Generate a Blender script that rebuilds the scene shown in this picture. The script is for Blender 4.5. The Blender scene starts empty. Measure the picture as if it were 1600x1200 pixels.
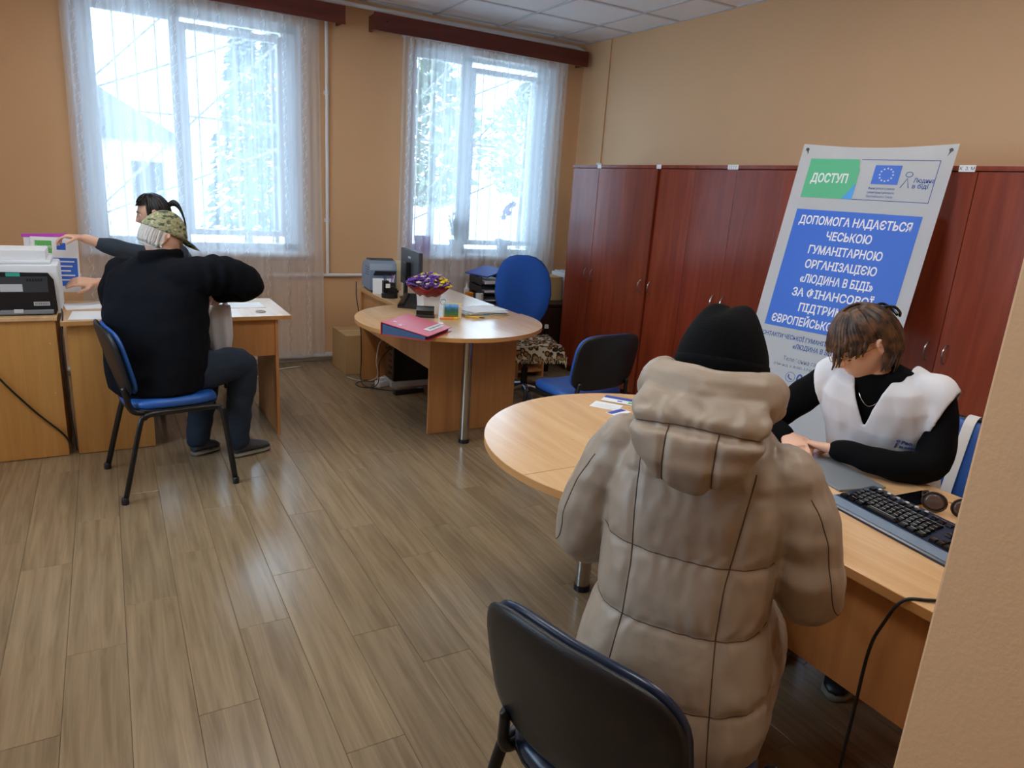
import bpy, bmesh, math, random
import numpy as np
from mathutils import Vector, Matrix
random.seed(7)
S = bpy.context.scene
COL = S.collection
PI = math.pi
def R(d): return math.radians(d)

# ------------------------------------------------------------------ camera
CAMH = 1.55
yaw, pitch, roll = R(30.376), R(15.3645), R(3.8526)
fwd = Vector((math.sin(yaw)*math.cos(pitch), math.cos(yaw)*math.cos(pitch), -math.sin(pitch)))
rgt = Vector((math.cos(yaw), -math.sin(yaw), 0)); upv = rgt.cross(fwd)
r2 = math.cos(roll)*rgt + math.sin(roll)*upv; u2 = -math.sin(roll)*rgt + math.cos(roll)*upv
cd = bpy.data.cameras.new('camera'); cam = bpy.data.objects.new('camera', cd); COL.objects.link(cam)
M3 = Matrix((r2, u2, -fwd)).transposed()
cam.matrix_world = Matrix.Translation((0, 0, CAMH)) @ M3.to_4x4()
cd.sensor_width = 36; cd.lens = 1093.45/1600*36; cd.clip_start = .05; cd.clip_end = 200
S.camera = cam

# ------------------------------------------------------------------ world, light, exposure
S.view_settings.view_transform = 'Standard'; S.view_settings.look = 'None'
S.view_settings.gamma = 1; S.view_settings.use_curve_mapping = False
S.view_settings.exposure = 0.12
S.cycles.use_denoising = True
S.cycles.max_bounces = 10; S.cycles.diffuse_bounces = 6; S.cycles.transparent_max_bounces = 16
S.cycles.caustics_reflective = False; S.cycles.caustics_refractive = False
S.cycles.sample_clamp_indirect = 6.0
W = bpy.data.worlds.new('overcast_sky'); S.world = W; W.use_nodes = True
bg = W.node_tree.nodes['Background']; bg.inputs[0].default_value = (.56, .79, 1.0, 1); bg.inputs[1].default_value = 8.8
def portal(name, loc, rot, sx, sy):
    l = bpy.data.lights.new(name, 'AREA'); l.shape = 'RECTANGLE'; l.size = sx; l.size_y = sy
    l.cycles.is_portal = True
    o = bpy.data.objects.new(name, l); COL.objects.link(o); o.location = loc; o.rotation_euler = rot
    return o
portal('daylight_portal', (.65, 6.42, 1.8), (R(-90), 0, 0), 1.56, 1.74)
portal('daylight_portal.001', (3.06, 6.42, 1.8), (R(-90), 0, 0), 1.5, 1.74)
portal('daylight_portal.002', (-2.32, 2.8, 1.75), (0, R(-90), 0), 1.8, 1.8)  # opening of the added side window

# ------------------------------------------------------------------ materials
def srgb(r, g, b):
    f = lambda c: (c/255/12.92) if c/255 <= .04045 else ((c/255+.055)/1.055)**2.4
    return (f(r), f(g), f(b), 1)
MATS = {}
def newmat(name):
    m = bpy.data.materials.new(name); m.use_nodes = True; MATS[name] = m
    nt = m.node_tree; return m, nt, nt.nodes['Principled BSDF']
def N(nt, t, **kw):
    n = nt.nodes.new(t)
    for k, v in kw.items(): setattr(n, k, v)
    return n
def plain(name, col, rough=.5, metal=0, var=.0, scale=8, bump=0, bscale=60, spec=None, coat=0, sheen=0):
    """one colour with soft procedural variation and fine relief"""
    m, nt, b = newmat(name)
    b.inputs['Roughness'].default_value = rough; b.inputs['Metallic'].default_value = metal
    if spec is not None: b.inputs['Specular IOR Level'].default_value = spec
    if coat: b.inputs['Coat Weight'].default_value = coat; b.inputs['Coat Roughness'].default_value = .1
    if sheen: b.inputs['Sheen Weight'].default_value = sheen
    tc = N(nt, 'ShaderNodeTexCoord')
    no = N(nt, 'ShaderNodeTexNoise'); no.inputs['Scale'].default_value = scale; no.inputs['Detail'].default_value = 3
    nt.links.new(tc.outputs['Object'], no.inputs['Vector'])
    mx = N(nt, 'ShaderNodeMix', data_type='RGBA'); v = max(var, .015)
    mx.inputs['A'].default_value = tuple(min(1, c*(1-v)) for c in col[:3])+(1,)
    mx.inputs['B'].default_value = tuple(min(1, c*(1+v)) for c in col[:3])+(1,)
    nt.links.new(no.outputs['Fac'], mx.inputs['Factor']); nt.links.new(mx.outputs['Result'], b.inputs['Base Color'])
    if bump:
        n2 = N(nt, 'ShaderNodeTexNoise'); n2.inputs['Scale'].default_value = bscale; n2.inputs['Detail'].default_value = 2
        nt.links.new(tc.outputs['Object'], n2.inputs['Vector'])
        bp = N(nt, 'ShaderNodeBump'); bp.inputs['Strength'].default_value = bump; bp.inputs['Distance'].default_value = .01
        nt.links.new(n2.outputs['Fac'], bp.inputs['Height']); nt.links.new(bp.outputs['Normal'], b.inputs['Normal'])
    return m
def wood(name, ca, cb, axis='Z', rough=.4, stretch=14, scale=3.0, rand=False, spec=.5, bump=.05):
    """long grain along one object axis"""
    m, nt, b = newmat(name)
    b.inputs['Roughness'].default_value = rough; b.inputs['Specular IOR Level'].default_value = spec
    tc = N(nt, 'ShaderNodeTexCoord'); mp = N(nt, 'ShaderNodeMapping')
    sc = [stretch]*3; sc['XYZ'.index(axis)] = 1.0
    mp.inputs['Scale'].default_value = [s*scale/3 for s in sc]
    vec = tc.outputs['Object']
    oi = N(nt, 'ShaderNodeObjectInfo')
    if rand:
        ad = N(nt, 'ShaderNodeVectorMath', operation='MULTIPLY_ADD'); ad.inputs[1].default_value = (37, 23, 11)
        cm = N(nt, 'ShaderNodeCombineXYZ')
        for k in range(3): nt.links.new(oi.outputs['Random'], cm.inputs[k])
        nt.links.new(cm.outputs[0], ad.inputs[0]); nt.links.new(vec, ad.inputs[2]); vec = ad.outputs[0]
    nt.links.new(vec, mp.inputs['Vector'])
    n1 = N(nt, 'ShaderNodeTexNoise'); n1.inputs['Scale'].default_value = 1.6; n1.inputs['Detail'].default_value = 6; n1.inputs['Roughness'].default_value = .62; n1.inputs['Distortion'].default_value = .6
    nt.links.new(mp.outputs[0], n1.inputs['Vector'])
    cr = N(nt, 'ShaderNodeValToRGB'); cr.color_ramp.elements[0].position = .32; cr.color_ramp.elements[1].position = .68
    cr.color_ramp.elements[0].color = ca; cr.color_ramp.elements[1].color = cb
    nt.links.new(n1.outputs['Fac'], cr.inputs[0])
    out = cr.outputs[0]
    if rand:
        hs = N(nt, 'ShaderNodeHueSaturation'); mr = N(nt, 'ShaderNodeMapRange')
        mr.inputs['To Min'].default_value = .9; mr.inputs['To Max'].default_value = 1.07
        nt.links.new(oi.outputs['Random'], mr.inputs['Value']); nt.links.new(mr.outputs[0], hs.inputs['Value'])
        nt.links.new(out, hs.inputs['Color']); out = hs.outputs[0]
    nt.links.new(out, b.inputs['Base Color'])
    if bump:
        bp = N(nt, 'ShaderNodeBump'); bp.inputs['Strength'].default_value = bump; bp.inputs['Distance'].default_value = .004
        nt.links.new(n1.outputs['Fac'], bp.inputs['Height']); nt.links.new(bp.outputs['Normal'], b.inputs['Normal'])
    return m

plain('wall_paint', srgb(224, 184, 140), .62, var=.03, scale=1.5, bump=.06, bscale=120)
plain('white_paint', srgb(232, 234, 236), .4, var=.01)
plain('pvc_white', srgb(236, 240, 244), .25)
plain('ceiling_tile', srgb(243, 244, 246), .85, var=.03, scale=40, bump=.25, bscale=160)
plain('ceiling_grid', srgb(205, 208, 212), .5)
wood('floor_vinyl', srgb(126, 106, 80), srgb(157, 136, 106), 'Y', .21, stretch=20, scale=3.2, rand=True, spec=.5, bump=.08)
plain('floor_base', srgb(70, 58, 44), .6)
wood('cherry', srgb(116, 42, 22), srgb(144, 62, 36), 'Z', .22, stretch=12, scale=2.0, rand=True, spec=.55, bump=.02)
wood('cherry_dark', srgb(70, 24, 14), srgb(92, 36, 20), 'Z', .35, stretch=12, scale=2.0)
wood('pelmet_wood', srgb(82, 26, 18), srgb(108, 40, 26), 'X', .35, stretch=14, scale=3)
wood('beech_top', srgb(214, 172, 124), srgb(228, 190, 144), 'Y', .19, stretch=14, scale=3, spec=.65, bump=.01)
wood('beech_edge', srgb(190, 136, 80), srgb(205, 152, 94), 'Y', .4, stretch=6, scale=3)
wood('beech_panel', srgb(182, 122, 70), srgb(200, 142, 86), 'Z', .42, stretch=14, scale=3, bump=.01)
wood('oak_cabinet', srgb(196, 142, 76), srgb(212, 160, 92), 'Z', .42, stretch=14, scale=3, bump=.01)
plain('dark_wood', srgb(44, 26, 20), .4, var=.1)
plain('chrome', srgb(190, 185, 178), .18, 1)
plain('steel', srgb(150, 152, 156), .3, 1)
plain('black_plastic', srgb(22, 23, 26), .42, var=.05, bump=.08, bscale=300)
plain('black_gloss', srgb(14, 15, 18), .15)
plain('black_metal', srgb(16, 16, 18), .35)
plain('dark_grey', srgb(58, 62, 68), .45)
plain('mid_grey', srgb(120, 126, 132), .5)
plain('light_grey', srgb(196, 200, 204), .45)
plain('printer_white', srgb(226, 230, 234), .4)
plain('printer_blue', srgb(120, 138, 158), .3)
plain('blue_vinyl', srgb(34, 84, 158), .38, var=.04, bump=.1, bscale=200)
plain('blue_fabric', srgb(14, 78, 168), .8, var=.05, scale=30, bump=.2, bscale=400)
plain('navy_vinyl', srgb(30, 44, 68), .28, var=.04)
plain('paper', srgb(236, 238, 240), .7)
plain('paper_blue', srgb(60, 84, 168), .6)
plain('leaflet_green', srgb(90, 178, 90), .6)
plain('red_binder', srgb(196, 44, 58), .35, var=.02)
plain('binder_blue', srgb(52, 84, 122), .5, var=.15, scale=30)
plain('cardboard', srgb(188, 156, 108), .8, var=.05)
plain('card_pale', srgb(206, 190, 150), .8, var=.04)
plain('purple_plastic', srgb(190, 70, 190), .3)
plain('yellow', srgb(238, 196, 40), .5)
plain('orange', srgb(226, 140, 40), .5)
plain('green_leaf', srgb(74, 112, 60), .5, var=.2, scale=30)
plain('pot_white', srgb(232, 232, 228), .3)
plain('wrap_red', srgb(128, 22, 34), .35, var=.15, scale=20)
plain('petal_purple', srgb(112, 70, 168), .7, var=.2, scale=60)
plain('petal_white', srgb(226, 216, 214), .7, var=.08, scale=60)
plain('petal_yellow', srgb(240, 214, 40), .7, var=.1, scale=60)
plain('petal_orchid', srgb(150, 96, 190), .6, var=.1)
plain('screen_dark', srgb(10, 12, 16), .12)
plain('teal_label', srgb(60, 170, 150), .5)
plain('gold', srgb(214, 170, 80), .25, 1)
plain('brown_lens', srgb(88, 70, 62), .12)
plain('cream_strap', srgb(226, 226, 222), .6, bump=.1)
plain('cable_black', srgb(18, 18, 18), .45)
plain('cable_white', srgb(215, 212, 200), .45)
plain('banner_white', srgb(238, 243, 247), .45, bump=.02, bscale=30)
plain('banner_blue', srgb(44, 104, 208), .45)
plain('banner_green', srgb(84, 184, 136), .45)
plain('banner_lightblue', srgb(70, 160, 232), .45)
plain('banner_ink', srgb(44, 92, 168), .45)
plain('banner_grey_ink', srgb(120, 140, 168), .45)
plain('outdoor_ground', srgb(222, 222, 220), .9, var=.12, scale=.6)
plain('outdoor_wall', srgb(214, 206, 196), .9, var=.05, scale=2)
plain('outdoor_roof', srgb(120, 124, 128), .9)
plain('bark', srgb(112, 104, 96), .9, var=.2)
plain('conifer', srgb(92, 112, 108), .9, var=.3, scale=6)
plain('foliage', srgb(132, 146, 118), .9, var=.3, scale=6)
plain('bar_white', srgb(214, 218, 222), .5)

def glass_mat():
    m = bpy.data.materials.new('window_glass'); m.use_nodes = True; MATS['window_glass'] = m
    nt = m.node_tree; nt.nodes.clear()
    o = N(nt, 'ShaderNodeOutputMaterial'); t = N(nt, 'ShaderNodeBsdfTransparent'); g = N(nt, 'ShaderNodeBsdfGlossy')
    t.inputs[0].default_value = (.96, .98, 1, 1); g.inputs['Roughness'].default_value = .02
    fr = N(nt, 'ShaderNodeFresnel'); fr.inputs[0].default_value = 1.45; mx = N(nt, 'ShaderNodeMixShader')
    nt.links.new(fr.outputs[0], mx.inputs[0]); nt.links.new(t.outputs[0], mx.inputs[1]); nt.links.new(g.outputs[0], mx.inputs[2])
    nt.links.new(mx.outputs[0], o.inputs[0])
glass_mat()
def sheer_mat():
    """voile: part see-through, part scattering, with embroidered vertical bands of curling tendrils"""
    m = bpy.data.materials.new('sheer_voile'); m.use_nodes = True; MATS['sheer_voile'] = m
    nt = m.node_tree; nt.nodes.clear(); L = nt.links.new
    def math_(op, a, b=None, c=None):
        n = N(nt, 'ShaderNodeMath', operation=op)
        for k, v in enumerate((a, b, c)):
            if v is None: continue
            if isinstance(v, (int, float)): n.inputs[k].default_value = v
            else: L(v, n.inputs[k])
        return n.outputs[0]
    at = N(nt, 'ShaderNodeAttribute', attribute_name='cloth_uv'); sp = N(nt, 'ShaderNodeSeparateXYZ'); L(at.outputs['Vector'], sp.inputs[0])
    x, z = sp.outputs[0], sp.outputs[2]
    cell = math_('DIVIDE', x, .235); xl = math_('SUBTRACT', math_('FRACT', cell), .5)          # -.5 .. .5 of a band
    xl = math_('MULTIPLY', xl, .235)
    ph = math_('MULTIPLY', z, 2*PI/.13)
    saw = math_('SUBTRACT', math_('FRACT', math_('DIVIDE', z, .065)), .5)
    swing = math_('MULTIPLY', math_('SINE', ph), .016)
    d1 = math_('ABSOLUTE', math_('SUBTRACT', xl, swing))
    w1 = math_('MULTIPLY', math_('SUBTRACT', .55, math_('ABSOLUTE', saw)), .010)
    c1 = math_('LESS_THAN', d1, w1)
    d2 = math_('ABSOLUTE', math_('SUBTRACT', xl, math_('MULTIPLY', math_('COSINE', math_('MULTIPLY', z, 2*PI/.065)), .024)))
    c2 = math_('MULTIPLY', math_('LESS_THAN', d2, .003), math_('GREATER_THAN', saw, 0.0))
    pat = math_('MAXIMUM', c1, c2)
    dens = math_('ADD', .63, math_('MULTIPLY', pat, .30))
    tr = N(nt, 'ShaderNodeBsdfTransparent'); tl = N(nt, 'ShaderNodeBsdfTranslucent'); df = N(nt, 'ShaderNodeBsdfDiffuse')
    tl.inputs[0].default_value = (.90, .95, 1, 1); df.inputs[0].default_value = (.92, .93, .97, 1)
    ms = N(nt, 'ShaderNodeMixShader'); ms.inputs[0].default_value = .42; L(tl.outputs[0], ms.inputs[1]); L(df.outputs[0], ms.inputs[2])
    mx = N(nt, 'ShaderNodeMixShader'); L(dens, mx.inputs[0]); L(tr.outputs[0], mx.inputs[1]); L(ms.outputs[0], mx.inputs[2])
    o = N(nt, 'ShaderNodeOutputMaterial'); L(mx.outputs[0], o.inputs[0])
sheer_mat()

# ------------------------------------------------------------------ mesh helpers
WM = {}          # world matrix of every empty / part we make
def wm(o): return WM.get(o.name, Matrix.Identity(4)) if o else Matrix.Identity(4)
def setp(o, label=None, cat=None, group=None, kind=None):
    if label: o['label'] = label
    if cat: o['category'] = cat
    if group: o['group'] = group
    if kind: o['kind'] = kind
    return o
def thing(name, label, cat, loc=(0, 0, 0), rz=0, group=None, kind=None):
    o = bpy.data.objects.new(name, None); COL.objects.link(o); o.empty_display_size = .1
    o.location = loc; o.rotation_euler = (0, 0, rz)
    WM[o.name] = Matrix.Translation(loc) @ Matrix.Rotation(rz, 4, 'Z')
    return setp(o, label, cat, group, kind)
class MB:
    """collects shapes in one bmesh"""
    def __init__(s): s.bm = bmesh.new()
    def add(s, vs, fs):
        v = [s.bm.verts.new(p) for p in vs]
        for f in fs:
            try: s.bm.faces.new([v[i] for i in f])
            except ValueError: pass
        return v
    def box(s, lo, hi, bev=0, seg=2, M=None):
        x0, y0, z0 = lo; x1, y1, z1 = hi
        b = bmesh.new()
        v = [b.verts.new(p) for p in ((x0, y0, z0), (x1, y0, z0), (x1, y1, z0), (x0, y1, z0), (x0, y0, z1), (x1, y0, z1), (x1, y1, z1), (x0, y1, z1))]
        for f in ((3, 2, 1, 0), (4, 5, 6, 7), (0, 1, 5, 4), (1, 2, 6, 5), (2, 3, 7, 6), (3, 0, 4, 7)): b.faces.new([v[i] for i in f])
        if bev: bmesh.ops.bevel(b, geom=b.edges[:], offset=bev, segments=seg, affect='EDGES', profile=.5)
        return s.merge(b, M)
    def merge(s, b, M=None):
        b.verts.index_update()
        m = {}
        for v in b.verts: m[v.index] = s.bm.verts.new(M @ v.co if M else v.co)
        for f in b.faces:
            try: s.bm.faces.new([m[v.index] for v in f.verts])
            except ValueError: pass
        b.free(); return s
    def loft(s, rings, closed=True, cap=True):
        """rings: lists of equal length"""
        vr = [[s.bm.verts.new(p) for p in r] for r in rings]; n = len(vr[0])
        for a, b in zip(vr, vr[1:]):
            for i in range(n if closed else n-1):
                j = (i+1) % n
                try: s.bm.faces.new((a[i], a[j], b[j], b[i]))
                except ValueError: pass
        if cap and closed:
            s.bm.faces.new(vr[0][::-1]); s.bm.faces.new(vr[-1])
        return s
    def tube(s, pts, r, n=8, cap=True, flat=1.0, up=None):
        pts = [Vector(p) for p in pts]; rings = []
        rr = r if isinstance(r, (list, tuple)) else [r]*len(pts)
        t0 = (pts[1]-pts[0]).normalized()
        u = Vector(up) if up else (Vector((0, 0, 1)) if abs(t0.z) < .9 else Vector((1, 0, 0)))
        for i, p in enumerate(pts):
            t = (pts[min(i+1, len(pts)-1)]-pts[max(i-1, 0)]).normalized()
            u = (u - t*u.dot(t)); u = u.normalized() if u.length > 1e-6 else t.orthogonal().normalized()
            w = t.cross(u)
            rings.append([p + (u*math.cos(2*PI*k/n)*flat + w*math.sin(2*PI*k/n))*rr[i] for k in range(n)])
        return s.loft(rings, True, cap)
    def lathe(s, prof, c=(0, 0, 0), n=20, M=None):
        c = Vector(c); rings = []
        for r, z in prof: rings.append([c+Vector((max(r, 1e-4)*math.cos(2*PI*k/n), max(r, 1e-4)*math.sin(2*PI*k/n), z)) for k in range(n)])
        if M: rings = [[M @ p for p in q] for q in rings]
        return s.loft(rings)
    def prism(s, poly, z0, z1, M=None):
        a = [Vector((x, y, z0)) for x, y in poly]; b = [Vector((x, y, z1)) for x, y in poly]
        if M: a = [M @ p for p in a]; b = [M @ p for p in b]
        return s.loft([a, b])
    def ball(s, c, r, seg=10, rings=7, M=None):
        c = Vector(c); r = Vector(r) if not isinstance(r, (int, float)) else Vector((r, r, r))
        rs = []
        for i in range(1, rings):
            th = PI*i/rings
            rs.append([Vector((r.x*math.sin(th)*math.cos(2*PI*k/seg), r.y*math.sin(th)*math.sin(2*PI*k/seg), -r.z*math.cos(th))) for k in range(seg)])
        if M: rs = [[M @ p for p in q] for q in rs]
        return s.loft([[c+p for p in q] for q in rs])
    def build(s, name, mat, parent=None, world=False, smooth=False, M=None, **props):
        bmesh.ops.recalc_face_normals(s.bm, faces=s.bm.faces[:])
        me = bpy.data.meshes.new(name); s.bm.to_mesh(me); s.bm.free()
        return obj_from(name, me, mat, parent, world, smooth, M, **props)
def obj_from(name, me, mat, parent=None, world=False, smooth=False, M=None, **props):
    if M: me.transform(M)
    if world and parent: me.transform(wm(parent).inverted())
    for m in (mat if isinstance(mat, (list, tuple)) else [mat]): me.materials.append(MATS[m])
    if smooth:
        me.polygons.foreach_set('use_smooth', [True]*len(me.polygons))
        if smooth != 'all' and hasattr(me, 'set_sharp_from_angle'): me.set_sharp_from_angle(angle=R(42))
    o = bpy.data.objects.new(name, me); COL.objects.link(o)
    if parent: o.parent = parent; WM[o.name] = wm(parent)
    return setp(o, **props)
def inst(name, me, loc, parent=None, rz=0):
    o = bpy.data.objects.new(name, me); COL.objects.link(o); o.location = loc; o.rotation_euler = (0, 0, rz)
    if parent: o.parent = parent
    return o
def copy_tree(root, loc, rz, label, group=None):
    r = root.copy(); COL.objects.link(r); r.location = loc; r.rotation_euler = (0, 0, rz); r['label'] = label
    if group: r['group'] = group
    for ch in root.children:
        c = ch.copy(); COL.objects.link(c); c.parent = r
        for g in ch.children:
            d = g.copy(); COL.objects.link(d); d.parent = c
    return r
def arc(c, r, a0, a1, n, z=None):
    return [(c[0]+r*math.cos(a0+(a1-a0)*i/n), c[1]+r*math.sin(a0+(a1-a0)*i/n)) + (() if z is None else (z,)) for i in range(n+1)]
def smooth_path(pts, n=8):
    """Catmull-Rom through the points"""
    P = [Vector(p) for p in pts]; P = [P[0]*2-P[1]]+P+[P[-1]*2-P[-2]]; out = []
    for i in range(1, len(P)-2):
        for k in range(n):
            t = k/n; a, b, c, d = P[i-1], P[i], P[i+1], P[i+2]
            out.append(.5*((2*b)+(c-a)*t+(2*a-5*b+4*c-d)*t*t+(3*b-a-3*c+d)*t**3))
    return out+[P[-2]]

# ------------------------------------------------------------------ room shell
XL, XR, YF, YB, ZC = -2.0, 4.105, -1.6, 6.05, 2.94
WT = .42     # thickness of the outer wall
WIN = [(-.13, 1.43, .94, 2.68), (2.33, 3.80, .94, 2.68)]
def wall_y(name, y0, y1, x0, x1, z0, z1, holes):
    mb = MB(); xs = sorted({x0, x1}|{h[0] for h in holes}|{h[1] for h in holes}); zs = sorted({z0, z1}|{h[2] for h in holes}|{h[3] for h in holes})
    inside = lambda x, z: any(h[0] < x < h[1] and h[2] < z < h[3] for h in holes)
    for a, b in zip(xs, xs[1:]):
        for c, d in zip(zs, zs[1:]):
            if not inside((a+b)/2, (c+d)/2): mb.box((a, y0, c), (b, y1, d))
    return mb
o = wall_y('wall_back', YB, YB+WT, XL-.2, XR+.2, -.1, 3.1, WIN); bmesh.ops.remove_doubles(o.bm, verts=o.bm.verts[:], dist=1e-5)
o.build('wall_back', 'wall_paint', kind='structure', label='orange beige painted wall with two tall windows')
MB().box((XR, YF-.2, -.1), (XR+.2, YB+.001, 3.1)).build('wall_right', 'wall_paint', kind='structure', label='orange beige painted wall above the brown wardrobes')
mb = wall_y('wall_left', XL-.3, XL, YF-.2, YB, -.1, 3.1, [(1.9, 3.7, .85, 2.65)])
mb.build('wall_left', 'wall_paint', kind='structure', M=Matrix(((0, 1, 0, 0), (1, 0, 0, 0), (0, 0, 1, 0), (0, 0, 0, 1))), label='orange beige wall outside the picture with one wide window')  # the wide window is added
MB().box((XL-.2, YF-.2, -.1), (XR+.2, YF, 3.1)).build('wall_rear', 'wall_paint', kind='structure', label='orange beige wall behind the photographer')
# end of a partition wall close to the lens
MB().box((.905, -1.6, 0), (1.10, .4165, ZC), bev=.004).build('wall_partition', 'wall_paint', kind='structure', label='beige end of a partition wall close in front of the desk')
MB().box((XL-.2, YF-.2, 3.0), (XR+.2, YB+WT, 3.1)).build('ceiling_slab', 'white_paint', kind='structure', label='plain slab above the suspended ceiling')

# floor with planks
FL = thing('floor', 'brown grey wood plank vinyl floor', None, (0, 0, 0), kind='structure')
MB().box((XL, YF, -.06), (XR, YB, -.0035)).build('floor_base', 'floor_base', FL)
PW, PL = .1735, 1.02
ends = {0: 2.607, 1: 1.915, 3: 1.59, -1: 2.37, 2: 2.30, 4: 2.1}
meshes = {}
def plank_mesh(w, l):
    k = (round(w, 3), round(l, 3))
    if k not in meshes:
        mb = MB(); mb.box((.0006, .0006, -.0034), (w-.0006, l-.0006, 0), bev=.0009, seg=1)
        bmesh.ops.recalc_face_normals(mb.bm, faces=mb.bm.faces[:]); me = bpy.data.meshes.new('plank'); mb.bm.to_mesh(me); mb.bm.free(); me.materials.append(MATS['floor_vinyl']); meshes[k] = me
    return meshes[k]
rnd = random.Random(3)
for k in range(-12, 25):
    xa, xb = max(XL, -.045+PW*k), min(XR, -.045+PW*(k+1))
    if xb-xa < .01: continue
    e = ends.get(k, rnd.uniform(1, 2)); y = e - PL*math.ceil((e-YF)/PL)
    while y < YB:
        ya, yb = max(YF, y), min(YB, y+PL); y += PL
        if yb-ya > .02: inst('plank', plank_mesh(xb-xa, yb-ya), (xa, ya, 0), FL)

# suspended ceiling
CE = thing('ceiling', 'white suspended ceiling of square mineral tiles', None, (0, 0, ZC), kind='structure')
gx = sorted([3.735-.6*k for k in range(10) if 3.735-.6*k > XL]+[XL, XR]); gy = sorted([5.35-.6*k for k in range(12) if 5.35-.6*k > YF]+[5.95, YF, YB])
LAMPS = [(.44, 4.15), (.44, 2.35), (.44, .55), (2.24, 2.35), (2.24, .55), (-1.36, 2.95)]  # unseen light panels, added to brighten the room
mb = MB()
for x in gx: mb.box((x-.012, YF, -.004), (x+.012, YB, .02))
for y in gy: mb.box((XL, y-.012, -.004), (XR, y+.012, .02))
mb.build('ceiling_grid', 'ceiling_grid', CE)
tm = {}
for a, b in zip(gx, gx[1:]):
    for c, d in zip(gy, gy[1:]):
        k = (round(b-a, 3), round(d-c, 3))
        if k not in tm:
            m_ = MB(); m_.box((.010, .010, .004), (b-a-.010, d-c-.010, .018)); bmesh.ops.recalc_face_normals(m_.bm, faces=m_.bm.faces[:])
            me = bpy.data.meshes.new('ceiling_tile'); m_.bm.to_mesh(me); m_.bm.free(); me.materials.append(MATS['ceiling_tile']); tm[k] = me
        if any(a < lx < b and c < ly < d for lx, ly in LAMPS): continue
        inst('ceiling_tile', tm[k], (a, c, 0), CE)

mm, nt, b_ = newmat('lamp_diffuser'); b_.inputs['Emission Color'].default_value = (1, .975, .94, 1); b_.inputs['Emission Strength'].default_value = 14  # glow of the added ceiling panels
for i, (lx, ly) in enumerate(LAMPS):
    t = thing('ceiling_lamp', ['light panel in the ceiling above the small desk', 'light panel in the ceiling over the middle of the floor', 'light panel in the ceiling above the photographer', 'light panel in the ceiling above the round rim of the big desk', 'light panel in the ceiling above the partition end', 'light panel in the ceiling nearest the side window'][i], 'lamp', (lx, ly, ZC), 0, 'light panels in the ceiling')  # added unseen panels to brighten the room
    f = MB(); 
    for q in range(4):
        f.box((-.288, -.288, -.002), (.288, -.265, .014), M=Matrix.Rotation(q*PI/2, 4, 'Z'))
    f.build('lamp_frame', 'white_paint', t); MB().box((-.265, -.265, .002), (.265, .265, .008)).build('diffuser', 'lamp_diffuser', t)  # frame and diffuser of the added panel
# skirting
MB().box((XL, YB-.015, 0), (XR, YB, .07), bev=.003).build('baseboard_back', 'white_paint', kind='structure')
MB().box((XR-.015, YF, 0), (XR, YB-.015, .07), bev=.003).build('baseboard_right', 'white_paint', kind='structure')

# windows
def window(n, x0, x1, z0, z1, panes, label):
    t = thing('window_%d' % n, label, None, ((x0+x1)/2, 6.25, z0), kind='structure')
    y0, y1 = 6.20, 6.27
    (a0, a1, az0, az1), (b0, b1, bz0, bz1) = panes
    mb = MB()   # outer frame and mullion
    mb.box((x0, y0, z0), (a0-.035, y1, z1)); mb.box((b1+.035, y0, z0), (x1, y1, z1)); mb.box((x0, y0, z0), (x1, y1, az0-.035)); mb.box((x0, y0, az1+.03), (x1, y1, z1))
    mb.box((a1+.012, y0, z0), (b0-.035, y1, z1))
    mb.build('window_frame', 'pvc_white', t, world=True)
    for i, (p0, p1, q0, q1) in enumerate(panes):
        s = MB(); d = -.02 if i else 0
        f = .045 if i else .035
        s.box((p0-f, y0+d-.01, q0-f), (p0, y1-.02, q1+f), bev=.006); s.box((p1, y0+d-.01, q0-f), (p1+f, y1-.02, q1+f), bev=.006)
        s.box((p0, y0+d-.01, q0-f), (p1, y1-.02, q0), bev=.006); s.box((p0, y0+d-.01, q1), (p1, y1-.02, q1+f), bev=.006)
        sa = s.build('sash', 'pvc_white', t, world=True)
        MB().box((p0-.005, 6.228, q0-.005), (p1+.005, 6.236, q1+.005)).build('pane', 'window_glass', sa, world=True)
        if i:
            h = MB(); h.box((p1+.012, y0-.05, 1.60), (p1+.036, y0-.028, 1.67), bev=.004); h.box((p1+.016, y0-.065, 1.62), (p1+.03, y0-.05, 1.74), bev=.005)
            h.build('handle', 'pvc_white', sa, world=True)
    MB().box((x0-.04, 5.99, z0-.035), (x1+.04, 6.22, z0+.004), bev=.008).build('window_sill', 'pvc_white', t, world=True)
    m = MB()
    for p in (x0, x1): m.box((min(p, p+.004 if p == x0 else p-.004), 6.055, z0), (max(p, p+.004 if p == x0 else p-.004), 6.21, z1))
    m.box((x0, 6.055, z1-.004), (x1, 6.21, z1)); m.build('reveal_lining', 'pvc_white', t, world=True)
    return t
window(1, *WIN[0], [(.02, .51, 1.03, 2.60), (.62, 1.275, 1.10, 2.55)], 'white plastic window behind the sheer curtain beside the woman with a ponytail')
window(2, *WIN[1], [(2.46, 2.90, 1.02, 2.62), (3.03, 3.655, 1.07, 2.56)], 'white plastic window with potted plants on the sill')
# unseen side window, added to bring more daylight in
t = thing('window_3', 'wide white plastic window outside the picture', None, (-2.15, 2.8, .85), kind='structure')  # added unseen window
m = MB()
for y in (1.9, 2.77, 3.64): m.box((-2.2, y, .85), (-2.13, y+.06, 2.65))
m.box((-2.2, 1.9, .85), (-2.13, 3.7, .92)); m.box((-2.2, 1.9, 2.58), (-2.13, 3.7, 2.65)); m.build('window_frame', 'pvc_white', t, world=True)  # frame of the added window
MB().box((-2.17, 1.95, .91), (-2.162, 3.65, 2.59)).build('pane', 'window_glass', t, world=True)  # pane of the added window

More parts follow.
